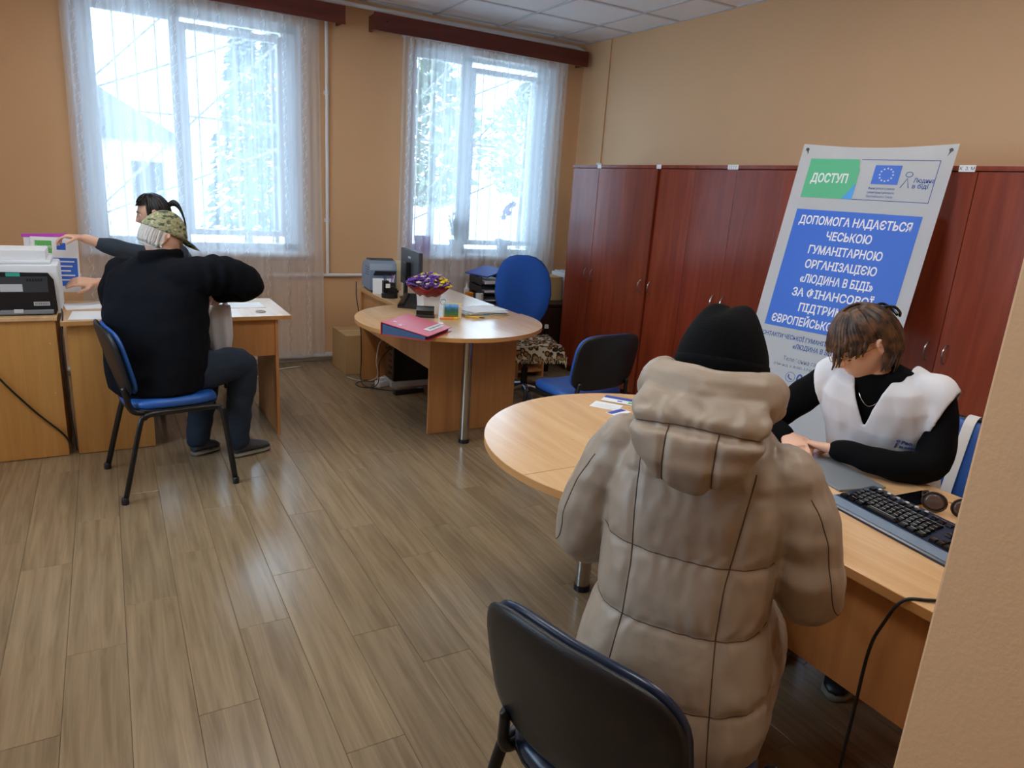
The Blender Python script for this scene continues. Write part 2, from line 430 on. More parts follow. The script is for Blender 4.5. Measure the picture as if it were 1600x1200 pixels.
# sun-ray window grilles outside
def grille(x0, x1, label):
    t = thing('window_grille', label, 'window grille', ((x0+x1)/2, 6.50, .94), group='metal grilles outside the windows')
    y = 6.50; z0, z1 = .94, 2.72
    def bar(a, b, w=.007, name='upright_bar'): MB().tube([(a[0], y, a[1]), (b[0], y, b[1])], w, 6).build(name, 'bar_white', t, world=True)
    n = 11
    for i in range(n+1):
        x = x0+(x1-x0)*i/n; bar((x, z0), (x, z1))
    for z in (z0+.02, 1.96, z1-.02): bar((x0, z), (x1, z), .009, 'cross_bar')
    for zc, k in ((2.04, 0), (1.12, 1)):
        for ang in (24, 45): bar((x0, zc), (x0+min(x1-x0, (z1-zc)/math.tan(R(ang))), zc+min((x1-x0)*math.tan(R(ang)), z1-zc)), .009, 'ray_bar')
grille(-.13, 1.43, 'pale sun-ray metal grille outside the window behind the ponytailed woman')
grille(2.33, 3.80, 'pale sun-ray metal grille outside the window with potted plants')

# sheer curtains
def curtain(x0, x1, z0, z1, label, flare, seed, y=5.955):
    rn = random.Random(seed); nx, nz = 420, 40; me = bpy.data.meshes.new('sheer_curtain'); vs = []; uv = []; fs = []
    w = [(rn.uniform(.7, 1.3), rn.uniform(0, 6.28)) for _ in range(5)]
    for j in range(nz+1):
        v = j/nz; z = z1+(z0-z1)*v; sp = 1+flare*v
        for i in range(nx+1):
            u = i/nx; xc = (x0+x1)/2; x = xc+(x0+(x1-x0)*u-xc)*sp
            g = (.45+.55*v)
            s = math.sin(u*2*PI*9*w[0][0]+w[0][1]+.5*math.sin(v*2+w[1][1]))*.020*g + math.sin(u*2*PI*23*w[2][0]+w[2][1]+v*.6)*.009*(1.2-.5*v) + math.sin(u*2*PI*4*w[3][0]+w[3][1])*.012
            zz = z+(0.006*math.sin(u*2*PI*40) if j == nz else 0)
            vs.append((x+.006*math.sin(u*60+v*5)*v, y+s, zz)); uv.append((u*(x1-x0)*1.55+.02*math.sin(v*3), 0, z))
    for j in range(nz):
        for i in range(nx): a = j*(nx+1)+i; fs.append((a, a+1, a+nx+2, a+nx+1))
    me.from_pydata(vs, [], fs); at = me.attributes.new('cloth_uv', 'FLOAT_VECTOR', 'POINT'); at.data.foreach_set('vector', np.array(uv, dtype=np.float32).ravel())
    t = thing('sheer_curtain', label, 'curtain', ((x0+x1)/2, y, z0), group='sheer voile curtains')
    obj_from('voile', me, 'sheer_voile', t, world=True, smooth='all')
    m = MB(); m.tube([(x0, y, z1+.012), (x1, y, z1+.012)], .008, 8)
    for i in range(16): m.box((x0+(x1-x0)*i/15-.006, y-.01, z1-.012), (x0+(x1-x0)*i/15+.006, y+.01, z1+.006))
    m.build('curtain_rail', 'pvc_white', t, world=True)
curtain(-.16, 1.555, .075, 2.735, 'white sheer curtain hanging behind the two people at the small desk', .03, 5)
curtain(2.235, 3.86, .10, 2.715, 'white sheer curtain hanging in front of the window with potted plants', .02, 11)
def pelmet(x0, x1, label, spots):
    t = thing('curtain_pelmet', label, 'pelmet', ((x0+x1)/2, 5.9, 2.715), group='dark wooden curtain pelmets')
    MB().box((x0, 5.875, 2.712), (x1, 5.893, 2.842), bev=.002).build('board', 'pelmet_wood', t, world=True)
    for x in (x0+.02, x1-.02): MB().box((x-.009, 5.893, 2.72), (x+.009, YB, 2.835)).build('bracket', 'pelmet_wood', t, world=True)
    for x in spots: MB().lathe([(.009, 0), (.009, .004), (.002, .006)], (0, 0, 0), 10, Matrix.Translation((x, 5.875, 2.785)) @ Matrix.Rotation(R(90), 4, 'X')).build('screw', 'black_metal', t, world=True)
pelmet(-.4, 1.735, 'dark brown wooden pelmet above the window behind the small desk', [])
pelmet(1.965, 4.035, 'dark brown wooden pelmet in the corner above the window with plants', [2.07])

# pipes
def pipe(name, pts, r, label, cat='pipe', mat='white_paint', extra=None):
    t = thing(name, label, cat, (pts[0][0], pts[0][1], min(p[2] for p in pts)))
    MB().tube(pts, r, 10).build('tube', mat, t, world=True, smooth=True)
    if extra: extra(t)
    return t
def brackets(t):
    for z in (1.2, 2.2): MB().box((1.605, 6.02, z), (1.645, 6.05, z+.03)).build('clip', 'white_paint', t, world=True)
pipe('heating_pipe', [(1.625, 6.022, .77), (1.625, 6.022, 2.80)], .014, 'white vertical heating pipe on the wall between the windows', extra=brackets)
pipe('heating_pipe', [(-1.9, 6.02, .755), (3.95, 6.02, .755)], .014, 'white horizontal heating pipe at desk height along the window wall')
pipe('heating_pipe', [(-1.9, 6.0, .055), (3.9, 6.0, .055)], .02, 'white heating pipe low along the floor under the windows', mat='light_grey')
pipe('heating_pipe', [(-1.9, 5.99, 2.885), (3.98, 5.99, 2.885), (4.05, 5.99, 2.86), (4.07, 5.99, 2.80)], .017, 'white pipe running along the top of the window wall above the pelmets')
pipe('cable_conduit', [(XR-.008, 5.63, 1.84), (XR-.008, 5.63, 2.93)], .008, 'thin beige conduit going up the wall above the corner wardrobe', 'conduit', 'wall_paint',
     lambda t: MB().box((XR-.03, 5.60, 1.83), (XR, 5.66, 1.86), bev=.003).build('junction_box', 'white_paint', t, world=True))

# ------------------------------------------------------------------ outside
MB().box((-14, 6.6, -1.0), (22, 40, -.9)).build('ground_outside', 'outdoor_ground', kind='structure', label='pale yard outside the windows')
MB().box((-20, -8, -1.0), (-2.4, 6.6, -.9)).build('ground_outside_side', 'outdoor_ground', kind='structure', label='pale yard beside the house')
def tree(loc, h, r, kind, label):
    t = thing('tree', label, 'tree', loc, group='trees in the yard outside'); rn = random.Random(int(loc[0]*31+loc[1]*7))
    MB().tube([(0, 0, 0), (.05, .02, h*.5), (0, 0, h*.95)], [.13, .09, .02], 8).build('trunk', 'bark', t)
    m = MB()
    for i in range(1500):
        v = rn.random(); a = rn.uniform(0, 2*PI)
        if kind == 'conifer': z = h*(.12+.88*v); rad = r*(1-v)**.8*rn.uniform(.25, 1)
        else: z = h*(.35+.65*v); rad = r*math.sin(PI*min(1, .12+v*.9))*rn.uniform(.2, 1)
        p = Vector((rad*math.cos(a), rad*math.sin(a), z)); s = rn.uniform(.12, .30)
        d = Vector((math.cos(a), math.sin(a), -.5 if kind == 'conifer' else rn.uniform(-.5, .8))).normalized()*s
        q = d.cross(Vector((rn.uniform(-1, 1), rn.uniform(-1, 1), 1))).normalized()*s*.5
        m.add([p-q, p+q, p+d+q*.3, p+d-q*.3], [(0, 1, 2, 3)])
    m.build('crown', 'conifer' if kind == 'conifer' else 'foliage', t)
tree((-1.6, 19, -.9), 6.0, 1.3, 'leafy', 'pale leafy tree outside, at the edge of the first window behind the ponytailed woman')
tree((3.7, 22.5, -.9), 6.8, 1.2, 'conifer', 'conifer outside seen through the middle of the first window')
tree((5.4, 27, -.9), 7.4, 1.4, 'conifer', 'tall conifer outside seen at the pipe side of the first window')
tree((7.2, 17, -.9), 5.6, 1.3, 'leafy', 'pale leafy tree outside at the near edge of the second window')
tree((14.5, 25, -.9), 6.5, 1.8, 'leafy', 'pale leafy tree outside behind the orchid window')
b = thing('neighbour_house', 'pale low house across the yard', 'house', (2, 27, -.9))
MB().box((-3.5, 25, -.9), (2.2, 30, 2.6)).build('wall', 'outdoor_wall', b, world=True)
MB().prism([(-3.8, -.3), (2.5, -.3), (-.6, 1.5)], 0, 5.6, Matrix.Translation((0, 24.7, 2.6)) @ Matrix(((1, 0, 0, 0), (0, 0, 1, 0), (0, 1, 0, 0), (0, 0, 0, 1)))).build('roof', 'outdoor_roof', b, world=True)
for x in (-2.6, -.9, .8):
    w_ = MB().box((x, 24.95, .4), (x+.9, 25, 1.7)).build('house_window', 'screen_dark', b, world=True)
# ------------------------------------------------------------------ wardrobes along the right wall
XW = 3.54
edges = [5.238, 4.486, 3.753, 3.002, 2.270, 1.530, .79]
wl = ['cherry brown wardrobe in the corner beside the window', 'cherry brown wardrobe second from the window corner', 'cherry brown wardrobe just left of the white banner',
      'cherry brown wardrobe behind the white banner', 'cherry brown wardrobe behind the woman in the white vest', 'cherry brown wardrobe farthest from the window, beside the partition end']
tagtxt = {0: (5.238-.38, .05), 1: (4.128, .05), 2: (3.41, .09), 4: (1.95, .075)}
for i, (ya, yb) in enumerate(zip(edges, edges[1:])):
    t = thing('wardrobe', wl[i], 'wardrobe', ((XW+XR)/2, (ya+yb)/2, 0), group='cherry brown wardrobes along the wall')
    m = MB(); m.box((XW+.022, yb+.001, .06), (XR-.02, ya-.001, 1.778)); m.box((XW+.05, yb+.003, 0), (XR-.03, ya-.003, .06)); m.build('carcass', 'cherry_dark', t, world=True)
    MB().box((XW-.006, yb, 1.780), (XR-.02, ya, 1.803), bev=.002).build('top_board', 'cherry', t, world=True)
    mid = (ya+yb)/2
    for k, (c, d) in enumerate(((mid+.0015, ya-.0015), (yb+.0015, mid-.0015))):
        off = .02 if (i, k) == (1, 0) else 0
        mb = MB(); mb.box((XW-off, c, .07), (XW+.019-off, d, 1.776), bev=.0015)
        dr = mb.build('door', 'cherry', t, world=True)
        hy = mid+.045 if k == 0 else mid-.045; z = .915
        MB().tube([(XW-off, hy, z-.048), (XW-.018-off, hy, z-.042), (XW-.030-off, hy, z-.02), (XW-.033-off, hy, z), (XW-.030-off, hy, z+.02), (XW-.018-off, hy, z+.042), (XW-off, hy, z+.048)], .0045, 8).build('handle', 'chrome', dr, world=True, smooth=True)
    if i in tagtxt:
        y, w = tagtxt[i]
        g = MB().box((XW-.0075, y-w/2, 1.776), (XW-.0062, y+w/2, 1.806)).build('paper_tag', 'paper', t, world=True)
def text_mesh(body, size, align='CENTER', bold=0.0, shear=0, space=1.0):
    c = bpy.data.curves.new('lettering', 'FONT'); c.body = body; c.size = size; c.align_x = align; c.offset = bold; c.shear = shear
    c.space_character = space; c.resolution_u = 3; c.extrude = .0002
    o = bpy.data.objects.new('lettering', c); COL.objects.link(o); bpy.context.view_layer.update()
    me = bpy.data.meshes.new_from_object(o.evaluated_get(bpy.context.evaluated_depsgraph_get()))
    bpy.data.objects.remove(o); bpy.data.curves.remove(c); me.name = 'lettering'; return me
tagm = {2: 'І С Г Г', 4: 'К. З. М'}
for w_ in [o for o in COL.objects if o.name.startswith('wardrobe')]:
    i = 0 if '.' not in w_.name else int(w_.name[-3:])
    if i in tagm:
        me = text_mesh(tagm[i], .022); y = tagtxt[i][0]
        obj_from('lettering', me, 'black_plastic', [c for c in w_.children if c.name.startswith('paper_tag')][0], M=wm(w_).inverted() @ Matrix.Translation((XW-.0078, y, 1.783)) @ Matrix(((0, 0, -1, 0), (-1, 0, 0, 0), (0, 1, 0, 0), (0, 0, 0, 1))))

# ------------------------------------------------------------------ desks with round ends
def round_desk(name, label, c, rx0, rx1, yfar, leg, panel_y, sgn):
    """disc end centred on c, rectangle rx0..rx1 from c to yfar"""
    t = thing(name, label, 'desk', ((rx0+rx1)/2, (c[1]+yfar)/2, 0)); r = .585; z0, z1 = .726, .75
    a0 = math.acos((rx1-c[0])/r) if rx1-c[0] < r else 0
    # rectangle top
    ya, yb = sorted((c[1]+sgn*.095, yfar))
    MB().box((rx0, ya, z0), (rx1, yb, z1), bev=.002).build('table_top', 'beech_top', t, world=True)
    # disc, cut straight along the seam
    s = .0935; ang = math.asin(s/r)
    if sgn > 0: pts = arc(c, r, PI-ang, 2*PI+ang, 56)
    else: pts = arc(c, r, -ang, PI+ang, 56)
    d = MB(); d.prism(pts, z0, z1); bmesh.ops.remove_doubles(d.bm, verts=d.bm.verts[:], dist=1e-5)
    dd = d.build('round_top', 'beech_top', t, world=True)
    # the lobe past the seam, left of the rectangle
    q = [(x, y) for x, y in arc(c, r, PI-ang, PI/2, 24) if x <= rx0+1e-6] if sgn > 0 else [(x, y) for x, y in arc(c, r, PI+ang, 1.5*PI, 24) if x <= rx0+1e-6]
    yl = c[1]+sgn*.0965
    x_end = rx0-.0005; y_end = c[1]+sgn*math.sqrt(r*r-(x_end-c[0])**2)
    poly = [(c[0]-math.sqrt(r*r-.0965**2), yl)]+[p for p in q[1:]]+[(x_end, y_end), (x_end, yl)]
    MB().prism(poly, z0, z1).build('round_lobe', 'beech_top', t, world=True)
    # edge banding
    e = MB(); ro, ri = r+.0012, r-.001
    full = arc(c, 1, 0, 2*PI, 96)
    def keep(p): x, y = c[0]+(p[0]-c[0])*r, c[1]+(p[1]-c[1])*r; return not (rx0 < x < rx1 and (y-c[1])*sgn > .09) and not (x > rx1 and (y-c[1])*sgn > .0935)
    for p, q2 in zip(full, full[1:]):
        if keep(p) and keep(q2):
            P = [(c[0]+(a[0]-c[0])*k, c[1]+(a[1]-c[1])*k) for a in (p, q2) for k in (ri, ro)]
            e.add([(P[0][0], P[0][1], z0), (P[1][0], P[1][1], z0), (P[3][0], P[3][1], z0), (P[2][0], P[2][1], z0), (P[0][0], P[0][1], z1-.001), (P[1][0], P[1][1], z1-.001), (P[3][0], P[3][1], z1-.001), (P[2][0], P[2][1], z1-.001)],
                  [(0, 1, 2, 3), (7, 6, 5, 4), (1, 5, 6, 2), (0, 4, 5, 1), (2, 6, 7, 3), (3, 7, 4, 0)])
    for x in (rx0-.0012, rx1): e.box((x, ya, z0), (x+.0012, yb, z1-.001))
    e.build('edge_band', 'beech_edge', t, world=True)
    # end panels, apron, chrome leg
    MB().box((rx0+.02, panel_y-.009, .004), (rx1-.07, panel_y+.009, z0), bev=.001).build('leg_panel', 'beech_panel', t, world=True)
    yf = yfar-sgn*.045
    MB().box((rx0+.01, yf-.009, .004), (rx1-.01, yf+.009, z0), bev=.001).build('leg_panel', 'beech_panel', t, world=True)
    y0_, y1_ = sorted((panel_y+sgn*.009, yf-sgn*.009))
    MB().box((rx0+.028, y0_, .43), (rx0+.044, y1_, z0), bev=.001).build('modesty_panel', 'beech_panel', t, world=True)
    l = MB().lathe([(.031, .025), (.031, z0)], (leg[0], leg[1], 0), 24).build('round_leg', 'chrome', t, world=True, smooth=True)
    MB().lathe([(.034, 0), (.034, .025)], (leg[0], leg[1], 0), 24).build('foot', 'black_plastic', l, world=True, smooth=True)
    MB().lathe([(.05, z0-.008), (.05, z0)], (leg[0], leg[1], 0), 24).build('flange', 'chrome', l, world=True, smooth=True)
    return t
round_desk('round_end_desk', 'beech desk with a round end carrying flowers and a red binder', (1.84, 3.97), 1.685, 2.40, 5.36, (1.868, 3.745), 3.955, 1)
D2 = round_desk('round_end_desk', 'large beech desk with a round end where the woman in the white vest writes', (1.59, 1.72), 1.461, 2.18, .22, (1.585, 2.03), 1.74, -1)
for x in (1.33, 1.40, 1.47): MB().lathe([(.004, .7501), (.004, .7506)], (x, 1.835, 0), 10).build('screw_cap', 'beech_edge', D2, world=True)

# small desk of the two people at the window
t = thing('small_desk', 'beech desk with side panel and pedestal where the man in black sits', 'desk', (.34, 4.55, 0))
MB().box((-.245, 4.235, .727), (.925, 4.885, .75), bev=.0015).build('table_top', 'beech_top', t, world=True)
MB().box((-.245, 4.2335, .727), (.925, 4.235, .749)).build('edge_band', 'beech_edge', t, world=True)
MB().box((.832, 4.255, .003), (.85, 4.87, .727), bev=.001).build('side_panel', 'beech_panel', t, world=True)
MB().box((.158, 4.262, .505), (.832, 4.278, .727), bev=.001).build('modesty_panel', 'beech_panel', t, world=True)
MB().box((-.222, 4.275, .003), (.156, 4.85, .727), bev=.001).build('pedestal', 'oak_cabinet', t, world=True)
# cabinet carrying the printer
t = thing('low_cabinet', 'oak coloured cabinet under the office printer', 'cabinet', (-.72, 4.6, 0))
MB().box((-1.18, 4.275, .003), (-.267, 4.86, .752), bev=.001).build('body', 'oak_cabinet', t, world=True)
MB().box((-1.19, 4.258, .752), (-.258, 4.87, .772), bev=.0015).build('top_board', 'beech_top', t, world=True)
for z in (.63, .36): MB().lathe([(.004, 0), (.004, .003)], (0, 0, 0), 10, Matrix.Translation((-.30, 4.275, z)) @ Matrix.Rotation(R(90), 4, 'X')).build('screw_cap', 'card_pale', t, world=True)
# dark low cabinet beneath the plant window
t = thing('dark_low_cabinet', 'dark brown low cabinet under the plant window', 'cabinet', (3.3, 5.65, 0))
MB().box((2.74, 5.32, .04), (3.92, 5.84, .56), bev=.002).build('body', 'dark_wood', t, world=True)
MB().box((2.72, 5.30, .56), (3.94, 5.86, .585), bev=.003).build('top_board', 'dark_wood', t, world=True)
for x in (3.04, 3.63): MB().box((x-.29, 5.305, .06), (x+.28, 5.32, .55), bev=.002).build('door', 'dark_wood', t, world=True)
# little shelf with papers
t = thing('side_shelf', 'small open beech shelf under the desk edge holding papers', 'shelf', (3.1, 5.18, 0))
for x in (2.965, 3.225): MB().box((x, 5.0, 0), (x+.016, 5.285, .34)).build('side_panel', 'beech_panel', t, world=True)
for z in (.05, .165, .324): MB().box((2.981, 5.005, z), (3.225, 5.28, z+.016)).build('shelf_board', 'beech_panel', t, world=True)
for k in range(4):
    o = MB().box((3.0, 5.02+.004*k, .1815+.022*k), (3.20-.01*k, 5.26, .2005+.022*k), bev=.003).build('paper_pile', ['red_binder', 'paper', 'card_pale', 'paper'][k])
    setp(o, ['reddish booklet at the bottom of the pile in the small shelf', 'thick white booklet in the pile in the small shelf', 'cream booklet in the pile in the small shelf', 'topmost white booklet in the pile in the small shelf'][k], 'booklet', 'booklets in the small shelf')

# ------------------------------------------------------------------ visitor chairs
def visitor_chair(label, loc, rz, seatmat, backmat, name='visitor_chair'):
    t = thing(name, label, 'chair', loc, rz, 'visitor chairs with black frames')
    def pad(w, d, n=28, e=3.2):
        return [((w/2)*math.copysign(abs(math.cos(a))**(2/e), math.cos(a)), (d/2)*math.copysign(abs(math.sin(a))**(2/e), math.sin(a))) for a in [2*PI*k/n for k in range(n)]]
    P = pad(.455, .43)
    def seatz(x, y): return -.018*math.cos(x/.23*1.4)+(-.02 if y > .17 else 0)*((y-.17)/.05 if y > .17 else 0)
    m = MB(); lay = [(.86, .432), (.97, .436), (1.0, .448), (.99, .466), (.95, .477), (.85, .482), (.5, .482), (.1, .482)]
    m.loft([[(x*s, y*s, z+seatz(x*s, y*s)+.010) for x, y in P] for s, z in lay])
    st = m.build('seat', seatmat, t, smooth='all')
    m = MB(); m.loft([[(x*s, y*s, z) for x, y in P] for s, z in ((.80, .412), (.95, .420), (1.005, .434), (1.0, .440), (.9, .441))]); m.build('seat_shell', 'black_plastic', st, smooth=True)
    # backrest: curved shell, leaning back; u across, v up
    def back(u, v, off):
        x = u*.225*(1-.05*abs(2*v-1)**3); z = .495+.335*v; y = -.205-.075*v-.035*math.cos(u*1.35)+.035 + off
        return Vector((x, y, z))
    def shell(o0, o1, sx, grow, name, mat, par):
        m = MB(); n, k = 22, 16
        Q = []
        for j in range(41):
            a = 2*PI*j/40; e = 4.5
            Q.append((math.copysign(abs(math.cos(a))**(2/e), math.cos(a)), math.copysign(abs(math.sin(a))**(2/e), math.sin(a))))
        Q = Q[:-1]; rings = []
        for s, o in ((.05, o0), (.5, o0), (.85, o0), (.96, o0+.2*(o1-o0)), (1.0, (o0+o1)/2), (.96, o0+.8*(o1-o0)), (.85, o1), (.5, o1), (.05, o1)):
            rings.append([back(q[0]*s*grow, .5+.5*q[1]*s*grow, o) for q in Q])
        m.loft(rings); return m.build(name, mat, par, smooth='all')
    bk = shell(.004, .034, 1, .975, 'backrest', backmat, t); shell(-.020, .006, 1, 1.0, 'back_shell', 'black_plastic', bk)
    for s in (-1, 1):
        pts = [(s*.245, .245, .012), (s*.228, .205, .37), (s*.222, .19, .405), (s*.218, .15, .420), (s*.218, -.10, .420), (s*.220, -.15, .405), (s*.226, -.175, .37), (s*.25, -.265, .012)]
        m = MB(); m.tube(smooth_path(pts, 4), .0115, 10, flat=1.25, up=(0, 0, 1)); lf = m.build('leg_frame', 'black_metal', t, smooth='all')
        for fx, fy in ((s*.245, .246), (s*.25, -.266)): MB().lathe([(.016, 0), (.017, .004), (.016, .03), (.012, .034)], (fx, fy, 0), 12).build('foot', 'black_plastic', lf, smooth=True)
        m = MB(); m.tube(smooth_path([(s*.19, -.06, .421), (s*.19, -.17, .424), (s*.186, -.205, .455), (s*.180, -.214, .50), (s*.172, -.222, .55)], 5), .0105, 8, flat=1.4); m.build('back_support', 'black_metal', t, smooth='all')
    m = MB(); m.tube([(-.218, .12, .415), (.218, .12, .415)], .009, 8); m.tube([(-.218, -.08, .415), (.218, -.08, .415)], .009, 8); m.build('cross_bar', 'black_metal', t, smooth=True)
    return t
visitor_chair('blue visitor chair with the man in black sitting on it', (.21, 3.80, 0), R(-82), 'blue_vinyl', 'blue_vinyl')
visitor_chair('empty blue visitor chair in front of the wardrobes', (2.37, 3.27, 0), R(4), 'blue_vinyl', 'blue_vinyl')
visitor_chair('black visitor chair under the person in the beige coat', (.885, .90, 0), R(-73), 'navy_vinyl', 'navy_vinyl')
visitor_chair('dark visitor chair of the woman with a ponytail behind the small desk', (.45, 5.12, 0), R(95), 'navy_vinyl', 'navy_vinyl')
visitor_chair('blue visitor chair of the woman in the white vest', (2.54, 1.33, 0), R(96), 'blue_vinyl', 'blue_vinyl')
# white strap hanging over her chair (same frame as the chair)
t = thing('bag_strap', 'white fabric strap hung over the blue chair of the woman in the vest', 'strap', (2.54, 1.33, 0), R(96))
def bk_(v, off): x = -.04; return Vector((x, -.205-.075*v-.035*math.cos(.18*1.35)+.035+off, .495+.335*v))
P = smooth_path([bk_(.12, .044), bk_(.5, .044), bk_(.85, .042), bk_(.99, .032), bk_(1.035, .005), bk_(.99, -.026), bk_(.8, -.032), bk_(.2, -.034)], 5)
m = MB(); m.loft([[p+Vector((dx, dy, 0)) for dx, dy in ((-.019, -.0012), (.019, -.0012), (.019, .0012), (-.019, .0012))] for p in P]); m.build('webbing', 'cream_strap', t)

# ------------------------------------------------------------------ office swivel chair of the round-end desk
t = thing('office_chair', 'blue fabric swivel chair with a tall rounded backrest behind the flower desk', 'chair', (2.68, 4.40, 0), R(165))
prof = []
m = MB(); n = 26
def bp(a, s, o):
    # rounded tombstone outline, wider at the middle
    x = math.cos(a); z = math.sin(a); zz = .80+.29*math.copysign(abs(z)**.8, z)*s; wd = .225*(1-.28*max(0, -z)) if z < 0 else .225
    return Vector((wd*math.copysign(abs(x)**.75, x)*s, -.20-.12*(zz-.55)+.05*(x*s)**2+o, zz))
rings = [[bp(2*PI*k/n, s, o) for k in range(n)] for s, o in ((.05, -.03), (.6, -.028), (.92, -.02), (1.0, 0), (.93, .028), (.6, .036), (.05, .04))]
m.loft(rings); bk = m.build('backrest', 'blue_fabric', t, smooth='all')
m = MB(); m.loft([[(.235*s*math.copysign(abs(math.cos(2*PI*k/n))**.7, math.cos(2*PI*k/n)), .225*s*math.copysign(abs(math.sin(2*PI*k/n))**.7, math.sin(2*PI*k/n)), z) for k in range(n)] for s, z in ((.8, .40), (.97, .41), (1.0, .43), (.98, .455), (.85, .468), (.1, .47))]); m.build('seat', 'blue_fabric', t, smooth='all')
m = MB(); m.tube(smooth_path([(0, -.05, .40), (0, -.22, .395), (0, -.27, .45), (0, -.255, .62), (0, -.25, .72)], 5), .022, 8, flat=.5); m.build('back_bar', 'black_plastic', t, smooth=True)
m = MB(); m.lathe([(.025, .12), (.025, .28), (.018, .28), (.018, .40)], (0, 0, 0), 14); m.build('gas_column', 'black_metal', t, smooth=True)
for k in range(5):
    a = 2*PI*k/5+.3; d = Vector((math.cos(a), math.sin(a), 0))
    m = MB(); m.tube([d*.02+Vector((0, 0, .13)), d*.16+Vector((0, 0, .105)), d*.29+Vector((0, 0, .075))], [.028, .022, .016], 8); f = m.build('base_arm', 'steel', t, smooth=True)
    m = MB(); m.lathe([(.027, -.02), (.03, -.012), (.03, .012), (.027, .02)], (0, 0, 0), 12, Matrix.Translation(d*.30+Vector((0, 0, .03))) @ Matrix.Rotation(a+.8, 4, 'Z') @ Matrix.Rotation(R(90), 4, 'X')); m.build('caster', 'black_plastic', f, smooth=True)
# knitted leopard throw on that seat
mm, nt, b = newmat('leopard_knit'); b.inputs['Roughness'].default_value = .9
tc = N(nt, 'ShaderNodeTexCoord'); vo = N(nt, 'ShaderNodeTexVoronoi'); vo.inputs['Scale'].default_value = 26; nt.links.new(tc.outputs['Object'], vo.inputs['Vector'])
cr = N(nt, 'ShaderNodeValToRGB'); e = cr.color_ramp.elements; e[0].position = .25; e[0].color = srgb(182, 128, 72); e[1].position = .62; e[1].color = srgb(232, 222, 196)
k = cr.color_ramp.elements.new(.42); k.color = srgb(44, 30, 22); k = cr.color_ramp.elements.new(.52); k.color = srgb(50, 34, 24)
nt.links.new(vo.outputs['Distance'], cr.inputs[0]); nt.links.new(cr.outputs[0], b.inputs['Base Color'])
t = thing('throw_blanket', 'brown and cream patterned knitted throw on the blue swivel chair', 'blanket', (2.68, 4.40, .475), R(165))
rn = random.Random(2); m = MB(); nx, ny = 26, 26; grid = []
for j in range(ny+1):
    row = []
    for i in range(nx+1):
        x = -.29+.58*i/nx; y = -.19+.50*j/ny; z = .003
        dx = max(0, abs(x)-.225); dy = max(0, y-.215)
        z -= 1.0*dx+1.15*dy; xx = math.copysign(min(abs(x), .225)+dx*.35, x); yy = min(y, .215)+dy*.35
        z += .006*math.sin(x*40+y*13)+.004*math.sin(y*55)
        row.append(m.bm.verts.new((xx, yy, z+.004)))
    grid.append(row)
for j in range(ny):
    for i in range(nx): m.bm.faces.new((grid[j][i], grid[j][i+1], grid[j+1][i+1], grid[j+1][i]))
bmesh.ops.solidify(m.bm, geom=m.bm.faces[:], thickness=.008)
cl = m.build('cloth', 'leopard_knit', t, smooth='all')
m = MB()
for k in range(40):
    x = -.24+.48*k/39; m.tube([(x, .262, -.058), (x+rn.uniform(-.008, .008), .268, -.085), (x+rn.uniform(-.012, .012), .27, -.108)], .0018, 5)
m.build('fringe', 'card_pale', cl, kind='stuff')

# ------------------------------------------------------------------ banner
sc = .955
TL = Vector((3.522*sc, 2.880*sc, 1.55+.370*sc)); A = Vector((.20936, -.97784, -.00168)).normalized(); Dn = Vector((-.23072, -.04773, -.97185)); Dn = (Dn-A*Dn.dot(A)).normalized(); NB = A.cross(Dn)
if NB.x > 0: NB = -NB
BW, BH = .764, 1.84
t = thing('banner', 'white vinyl banner with a blue text panel tilted back before the wardrobes', 'banner', tuple((TL+A*BW/2+Dn*BH).to_2d())+(0,))
FR = Matrix((A, -Dn, NB)).transposed().to_4x4()   # local x along the width, y up, z towards the viewer
def bm_at(u, v, lift=.0): return Matrix.Translation(TL+A*u+Dn*v+NB*(lift)) @ FR
def sag(u): return -.018*math.sin(PI*u/BW)
m = MB(); nu, nv = 24, 40; G = []
for j in range(nv+1):
    G.append([m.bm.verts.new(TL+A*(BW*i/nu)+Dn*(BH*j/nv)+(Dn*.016*math.sin(PI*i/nu)-NB*.012*math.sin(PI*i/nu))*max(0, 1-j/nv*14)) for i in range(nu+1)])
for j in range(nv):
    for i in range(nu): m.bm.faces.new((G[j][i], G[j][i+1], G[j+1][i+1], G[j+1][i]))
bmesh.ops.solidify(m.bm, geom=m.bm.faces[:], thickness=.0008)
SH = m.build('vinyl_sheet', 'banner_white', t, world=True)
def bplate(u0, v0, u1, v1, mat, name, lift=.0014, poly=None):
    m = MB(); pts = poly or [(u0, v0), (u1, v0), (u1, v1), (u0, v1)]
    m.loft([[TL+A*u+Dn*v+NB*(lift+h) for u, v in pts] for h in (-.0002, .0002)]); return m.build(name, mat, SH, world=True)
k = sc
bplate(.067*k, .370*k, .734*k, 1.044*k, 'banner_blue', 'text_panel')
hu0, hu1, hv0, hv1 = .066*k, .740*k, .084*k, .302*k
gx1 = hu0+.285*k
bplate(0, 0, 0, 0, 'banner_green', 'header_green', poly=[(hu0, hv0), (gx1-.012, hv0), (gx1+.004, hv0+.06), (gx1+.004, hv1), (hu0, hv1)])
bplate(0, 0, 0, 0, 'banner_lightblue', 'header_blue_corner', .0018, [(gx1+.004, hv1-.085), (gx1+.004, hv1), (gx1-.05, hv1)])
for (a, b_, c, d) in ((gx1, hv0, hu1, hv0+.003), (gx1, hv1-.003, hu1, hv1), (hu1-.003, hv0, hu1, hv1)): bplate(a, b_, c, d, 'banner_ink', 'header_line')
fu0, fv0 = hu0+.365*k, hv0+.03*k
bplate(fu0, fv0, fu0+.135*k, fv0+.10*k, 'banner_blue', 'flag')
m = MB(); cu, cv = fu0+.0675*k, fv0+.05*k
